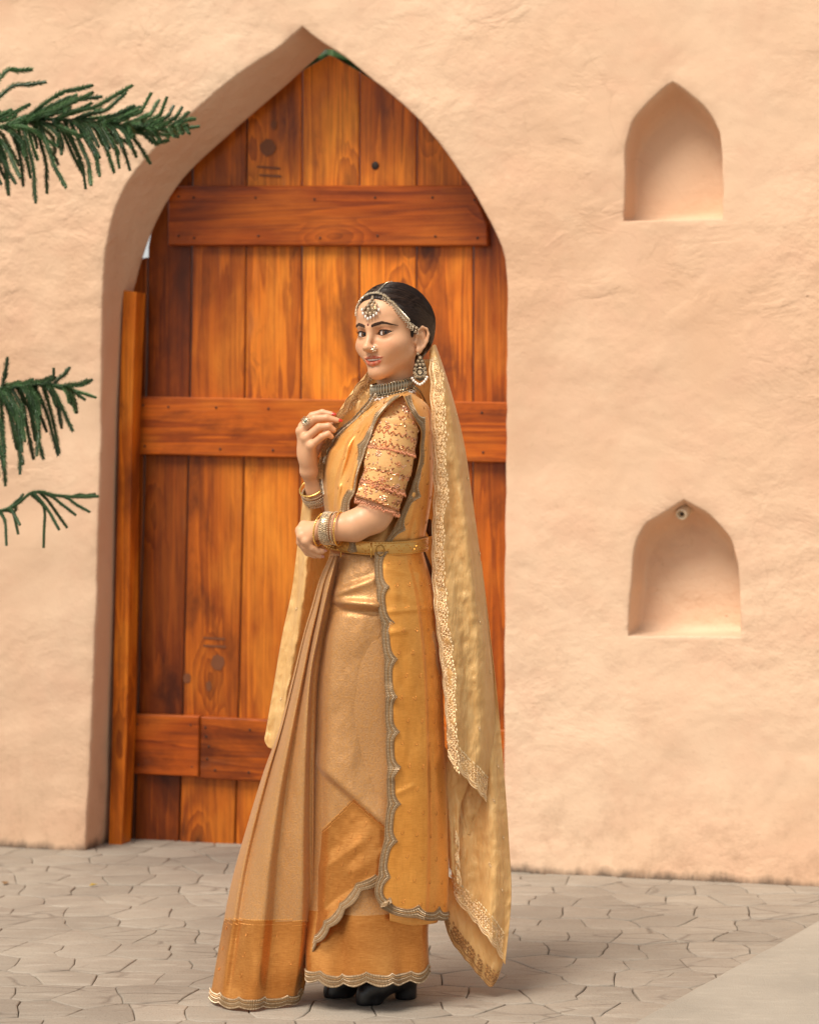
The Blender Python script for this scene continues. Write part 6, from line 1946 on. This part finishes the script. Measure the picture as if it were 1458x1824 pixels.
# headband along the hairline
hb = [(637, 560), (638, 550), (642, 540), (647, 533), (655, 527), (664, 524.5), (672, 524), (680, 526), (688, 531), (696, 538), (704, 546.5), (712, 556), (720, 564.5), (728, 572.5), (736, 580), (742, 586)]
hbp = catmull(hb, 34)
mb = MB(); cord = []
for i, q in enumerate(hbp):
    p, n = hit_px(q[0], q[1], .004); cord.append(p)
    cluster(mb, p, n, .0052, SV(), 5)
    if i > 14:
        d = Vector((-.25, 0, -1)).normalized()
        mb.ball(p + n * .001 + d * .0066, .0022, seg=6, rings=4, col=SV()); mb.ball(p + n * .001 + d * .0100 + Vector((.0014, 0, 0)), .0017, seg=6, rings=4, col=SV())
        mb.ball(p + n * .001 + d * .0100 - Vector((.0018, 0, 0)), .0016, seg=6, rings=4, col=SV())
mb.tube(cord, .0011, 5, col=(.8, .62, .36))
headband = adopt(mb.build('headband', M['silver'], None, False))
mb = MB()
for i, q in enumerate(catmull([(672, 523), (677, 517), (684, 510), (691, 505), (697, 502)], 12)):
    p, n = hit_px(q[0], q[1], .003); cluster(mb, p, n, .0030, SV(), 4)
o = child(mb.build('parting_chain', M['silver'], None, False), headband); o['kind'] = 'stuff'
# forehead pendant
mb = MB()
for (x, y, r) in [(665, 530, .0028), (664, 535, .0042), (661, 540, .0036), (667, 540, .0036), (657, 546, .0040), (664, 545.5, .0046), (671, 545, .0038), (651, 551, .0038), (658, 552, .0046), (665, 552, .0046), (671.5, 550.5, .0038), (655, 558, .0040), (661, 558.5, .0046), (668, 557, .0040)]:
    p, n = hit_px(x, y, .005); cluster(mb, p, n, r * 1.3, tuple(np.array((1.15, 1.0, .85)) * random.uniform(.75, 1.1)), 6)
pl_ = [hit_px(x, y, .003)[0] for x, y in ((664, 530), (656, 542), (648, 552), (651, 559), (658, 565), (665, 561), (673, 553), (670, 541))]
mb.add([hit_px(662, 549, .0035)[0]] + pl_, [(0, 1 + k, 1 + (k + 1) % 8) for k in range(8)], 0, (.34, .22, .13))
tik = child(mb.build('forehead_pendant', M['silver'], None, False), headband)
mb = MB()
for (x, y) in [(647.5, 553), (649, 559), (653, 564), (657, 567.5), (661.5, 565.5), (666.5, 562.5), (671, 559), (675, 553)]:
    p, n = hit_px(x, y, .005); mb.ball(p, (.0028, .0025, .0042), seg=8, rings=6)
child(mb.build('pearl', M['pearl'], None), headband)
# nose stud
mb = MB(); p, n = hit_px(664.5, 621, .002)
cluster(mb, p, n, .0068, (1.2, 1.05, .9), 7); 
for k in range(7):
    a = 2 * math.pi * k / 7
    mb.ball(p + Vector((math.cos(a) * .0066, -.002, math.sin(a) * .0066)), .0016, seg=6, rings=4, col=(1.2, 1.05, .95))
adopt(mb.build('nose_stud', M['silver'], None, False))
# earring: stud, crescent, rosette, pearls
EC = P(747, 0, 0); lob = H.wv((74, -4, -46))
dnE = YW - lob.y + 0.012
def EP(px, py, dd=0.0): return P(px, py, dnE + dd)
en = Vector((-.25, -.97, 0)).normalized()
mb = MB()
cluster(mb, EP(744, 630), en, .0045, SV(), 6)
for (x, y, r) in [(748, 637, .0040), (745, 643, .0036), (751, 643, .0036), (742, 650, .0038), (753, 649, .0038), (748, 649, .0032), (740, 657, .0038), (755, 656, .0038), (748, 655, .003), (739.5, 664, .0038), (756, 663, .0038), (741, 671, .0036), (754.5, 670, .0036)]:
    cluster(mb, EP(747.5 + (x - 747.5) * 1.18, y), en, r * 1.22, SV(), 6)
cluster(mb, EP(747.5, 663), en, .0066, (1.15, 1.1, 1.0), 8)
for k in range(14):
    a = 2 * math.pi * k / 14; c = EP(747.5, 663)
    mb.ball(c + Vector((math.cos(a) * .0098, -.001, math.sin(a) * .0098)), .0018, seg=6, rings=4, col=SV())
for k in range(11):
    a = math.radians(200 + 140 * k / 10); c = EP(747.5, 661)
    mb.gem(c + Vector((math.cos(a) * .0138, -.0005, math.sin(a) * .0138)), en, Vector((math.cos(a), 0, math.sin(a))), Vector((-math.sin(a), 0, math.cos(a))), .0015, .0014, .0036, 0, SV())
# backing plate (crescent) so that the work reads as one solid piece
pl_ = [(746, 632), (739, 645), (735, 658), (735, 668), (741, 676), (748, 679), (755, 676), (760, 667), (760, 656), (755, 644), (750, 633)]
c = EP(747.5, 658, -.0025); ring = [EP(x, y, -.002) for x, y in pl_]
mb.add([c] + ring, [(0, 1 + k, 1 + (k + 1) % len(ring)) for k in range(len(ring))], 0, (.14, .10, .07))
ear_o = adopt(mb.build('earring', M['silver'], None, False))
mb = MB()
for (x, y) in [(734, 674), (736.5, 678), (740, 681), (743.5, 683.5), (747.5, 685), (751.5, 683), (755, 680), (758, 676), (760, 672)]:
    mb.ball(EP(x, y), .0034, seg=8, rings=6)
child(mb.build('pearl', M['pearl'], None), ear_o)
# choker
mb = MB(); pm = MB()
nc = P(699, 688.5, 0.012); tilt = math.radians(-12)
def neck_ring(a, dz, r=.0505):
    x, y = math.cos(a) * r, -math.sin(a) * r * 1.02
    return nc + Vector((x, y, dz + x * math.sin(-tilt) - .10 * (-y) ))
band = []
for k in range(73):
    a = 2 * math.pi * k / 72
    band.append([tuple(neck_ring(a, dz, r)) for dz, r in ((-.0145, .0490), (-.0145, .0508), (.0145, .0508), (.0145, .0490))])
mb.grid(band, 0, col=(.16, .13, .09))
for k in range(30):
    a = -0.35 + (math.pi + .7) * k / 29
    p = neck_ring(a, .002, .0525); n = Vector((math.cos(a), -math.sin(a), 0)); tg = Vector((-math.sin(a), -math.cos(a), 0))
    ov = [p + tg * math.cos(b) * .0044 + Vector((0, 0, 1)) * math.sin(b) * .0125 for b in np.linspace(0, 2 * math.pi, 14, endpoint=False)]
    mb.tube(ov, .0013, 5, col=(.72, .68, .58), closed=True)
    mb.gem(p, n, Vector((0, 0, 1)), tg, .002, .0022, .0078, 0, (.40, .36, .30))
    mb.ball(neck_ring(a, -.0145, .0528), .0020, seg=6, rings=4, col=(.95, .88, .72)); mb.ball(neck_ring(a + .05, -.0145, .0528), .0016, seg=6, rings=4, col=(.6, .5, .36))
    if k % 2 == 0: pm.ball(neck_ring(a, -.0190, .053), .0032, seg=8, rings=6)
    else: pm.ball(neck_ring(a, -.0215, .053), .0036, seg=8, rings=6)
choker = adopt(mb.build('choker', M['silver'], None, False)); child(pm.build('pearl', M['pearl'], None), choker)
# long bead necklace following the drape's edge
mb = MB(); rn = np.random.default_rng(4)
nk = catmull([(668, 702, .062), (660, 716, .052), (648, 730, .040), (632, 748, .024), (612, 764, .010), (598, 778, .002), (586, 796, -.006), (577, 818, -.014), (573.5, 850, -.016), (576, 880, -.008)], 90)
for i, q in enumerate(nk):
    for (ox, oy, r, c) in ((0, 0, .0026, (.95, .9, .8)), (-3.2, -2.2, .0022, (.38, .32, .25)), (2.2, 2.4, .0020, (.6, .5, .36))):
        mb.ball(P(q[0] + ox + rn.uniform(-.5, .5), q[1] + oy, q[2] + .006), r * rn.uniform(.8, 1.2), seg=6, rings=4, col=tuple(np.array(c) * rn.uniform(.8, 1.2)))
adopt(mb.build('necklace', M['silver'], None, False))
# neck cords at the back
mb = MB(); mb.tube([P(738, 688, .03), P(748, 697, .025), P(756, 712, .02), P(762, 735, .012)], .0020, 6, col=(.5, .4, .28))
mb.tube([P(736, 691, .035), P(745, 700, .03), P(752, 714, .025)], .0014, 6, col=(.8, .65, .4))
adopt(mb.build('necklace_cord', M['silver'], None))
# finger ring
mb = MB(); c = P(544, 750, .036); n = Vector((-.35, -.9, .25)).normalized()
a = (Vector((0, 0, 1)) - n * n.z).normalized(); b = n.cross(a)
for k in range(8):
    an = 2 * math.pi * k / 8; d = a * math.cos(an) + b * math.sin(an)
    mb.gem(c + d * .0080, n, d, n.cross(d), .0022, .0026, .0036, 0, (1.2, 1.12, 1.0)); mb.ball(c + (a * math.cos(an + .39) + b * math.sin(an + .39)) * .0108, .0018, seg=6, rings=4, col=(.7, .6, .45))
mb.ball(c + n * .001, (.0048, .0048, .0030), seg=12, rings=6, col=(.35, .42, .36), axes=(a, b, n))
mb.tube([c + d_ for d_ in [(a * math.cos(t_) + b * math.sin(t_)) * .0055 for t_ in np.linspace(0, 6.283, 16, endpoint=False)]], .0008, 5, col=(1.1, 1, .8), closed=True)
mb.tube([c + n * -.003 + (n * math.cos(t_) + a * math.sin(t_)) * .0095 - n * .008 for t_ in np.linspace(0, 6.283, 18, endpoint=False)], .0011, 5, col=(1, .8, .5), closed=True)
adopt(mb.build('finger_ring', M['silver'], None, False))
# bangles
def bangle(c, axis, r, kind, squash=1.0, seed=0):
    mb = MB(); rb = np.random.default_rng(seed); axis = axis.normalized()
    u = (Vector((0, 0, 1)) - axis * axis.z).normalized(); v = axis.cross(u)
    pt = lambda a, rr, h=0.0: c + (u * math.cos(a) + v * math.sin(a) * squash) * rr + axis * h
    if kind == 'gold':
        mb.tube([pt(a, r) for a in np.linspace(0, 2 * math.pi, 48, endpoint=False)], .0021, 8, col=(1.1, 1.0, .85), closed=True)
        for k in range(44):
            a = 2 * math.pi * k / 44; mb.ball(pt(a, r + .0018), .0011, seg=6, rings=4, col=(1.2, 1.1, .9))
    elif kind == 'wide':
        rows_ = [[tuple(pt(a, r + dr, h)) for a in np.linspace(0, 2 * math.pi, 48, endpoint=False)] for h, dr in ((-.0085, 0), (-.0085, .002), (-.004, .0032), (.004, .0032), (.0085, .002), (.0085, 0), (-.0085, 0))]
        mb.grid(rows_, 0, True, (.75, .6, .42))
        for k in range(46):
            a = 2 * math.pi * k / 46
            for h in (-.007, -.0035, 0, .0035, .007):
                g = rb.uniform(.7, 1.25); mb.ball(pt(a + .07 * (abs(h) > .003), r + .0034 - abs(h) * .12, h), .0018, seg=6, rings=4, col=(1.1 * g, 1.0 * g, .85 * g))
    else:
        mb.tube([pt(a, r) for a in np.linspace(0, 2 * math.pi, 40, endpoint=False)], .0014, 6, col=(.8, .6, .35), closed=True)
        for k in range(46):
            a = 2 * math.pi * k / 46; g = rb.uniform(.8, 1.2); mb.ball(pt(a, r + .0012), .0021, seg=6, rings=4, col=(1.1 * g, .95 * g, .75 * g))
    return adopt(mb.build('bangle', M['gold'] if kind == 'gold' else M['silver'], None, kind == 'gold'))
axL = (P(572, 943, .14) - P(632, 936, .156))
for i, (x, y, dn, r, kind, tw) in enumerate([(571, 944, .138, .0370, 'gold', .50), (577, 942, .142, .0330, 'bead', .34), (584, 941, .147, .0345, 'wide', .28), (592, 941, .151, .0355, 'bead', .26), (598, 941, .153, .0365, 'bead', .30), (605, 942, .156, .0380, 'gold', .36)]):
    ax_ = axL.normalized() + Vector((0, 0, tw * .5)) + Vector((0, tw * .45, 0))
    bangle(P(x, y, dn), ax_, r, kind, 1.0, i)
axR = (P(552, 840, -.015) - P(600, 905, -.095))
for i, (x, y, dn, r, kind) in enumerate([(556, 868, -.030, .0310, 'gold'), (560, 874, -.036, .0300, 'bead'), (563, 881, -.043, .0310, 'wide'), (567, 888, -.05, .0315, 'bead')]):
    bangle(P(x, y, dn), axR.normalized() + Vector((0, -.25, .35)), r, kind, 1.0, 20 + i)
mb = MB(); c = P(550, 845, -.016); u = Vector((1, 0, .12)).normalized(); v = Vector((0, 1, .1)).normalized()
mb.tube([c + u * math.cos(a) * .0218 + v * math.sin(a) * .0218 + Vector((0, 0, -.006 * math.sin(a + 1.5))) for a in np.linspace(0, 2 * math.pi, 40, endpoint=False)], .0012, 6, closed=True)
adopt(mb.build('wrist_thread', M['thread'], None))

# ------------------------------------------------------------------ shoes
def shoe(heel, toe, seed):
    f = Fld(np.minimum(heel, toe) - np.array((.07, .07, .03)), np.maximum(heel, toe) + np.array((.07, .07, .14)), 0.003)
    h = np.array(heel); t = np.array(toe); d = t - h; d /= np.linalg.norm(d)
    f.apply(cone(WORLD, h + np.array((0, 0, .062)), h + d * .09 + np.array((0, 0, .040)), .034, .033))
    f.apply(cone(WORLD, h + d * .09 + np.array((0, 0, .034)), t + np.array((0, 0, .022)), .031, .021), .02)
    f.apply(cone(WORLD, h + np.array((0, 0, .075)), h + np.array((0, 0, .14)), .032, .036), .03)
    f.apply(cone(WORLD, h - d * .004 + np.array((0, 0, -.02)), h + np.array((0, 0, .05)), .025, .028), .008)
    f.apply(cone(WORLD, h + d * .10 + np.array((0, 0, .010)), t + np.array((0, 0, .009)), .030, .022), .006)
    fl = (lambda X, Y, Z: (0.001 - Z) + 0 * X + 0 * Y, np.array(heel) - .4, np.array(heel) + .4)
    f.apply(fl, 0.002, 'i')
    Vs, Fs = f.mesh(); Vs = relax(Vs, Fs, 2, .4)
    return adopt(np_mesh('shoe', Vs, Fs, M['shoe']))
def gp(px, py): 
    q = ground_pt(px, py); return (q.x, q.y, 0.0)
shoe(gp(721, 1779), gp(650, 1790), 0)
shoe(gp(676, 1768), gp(592, 1777), 1)
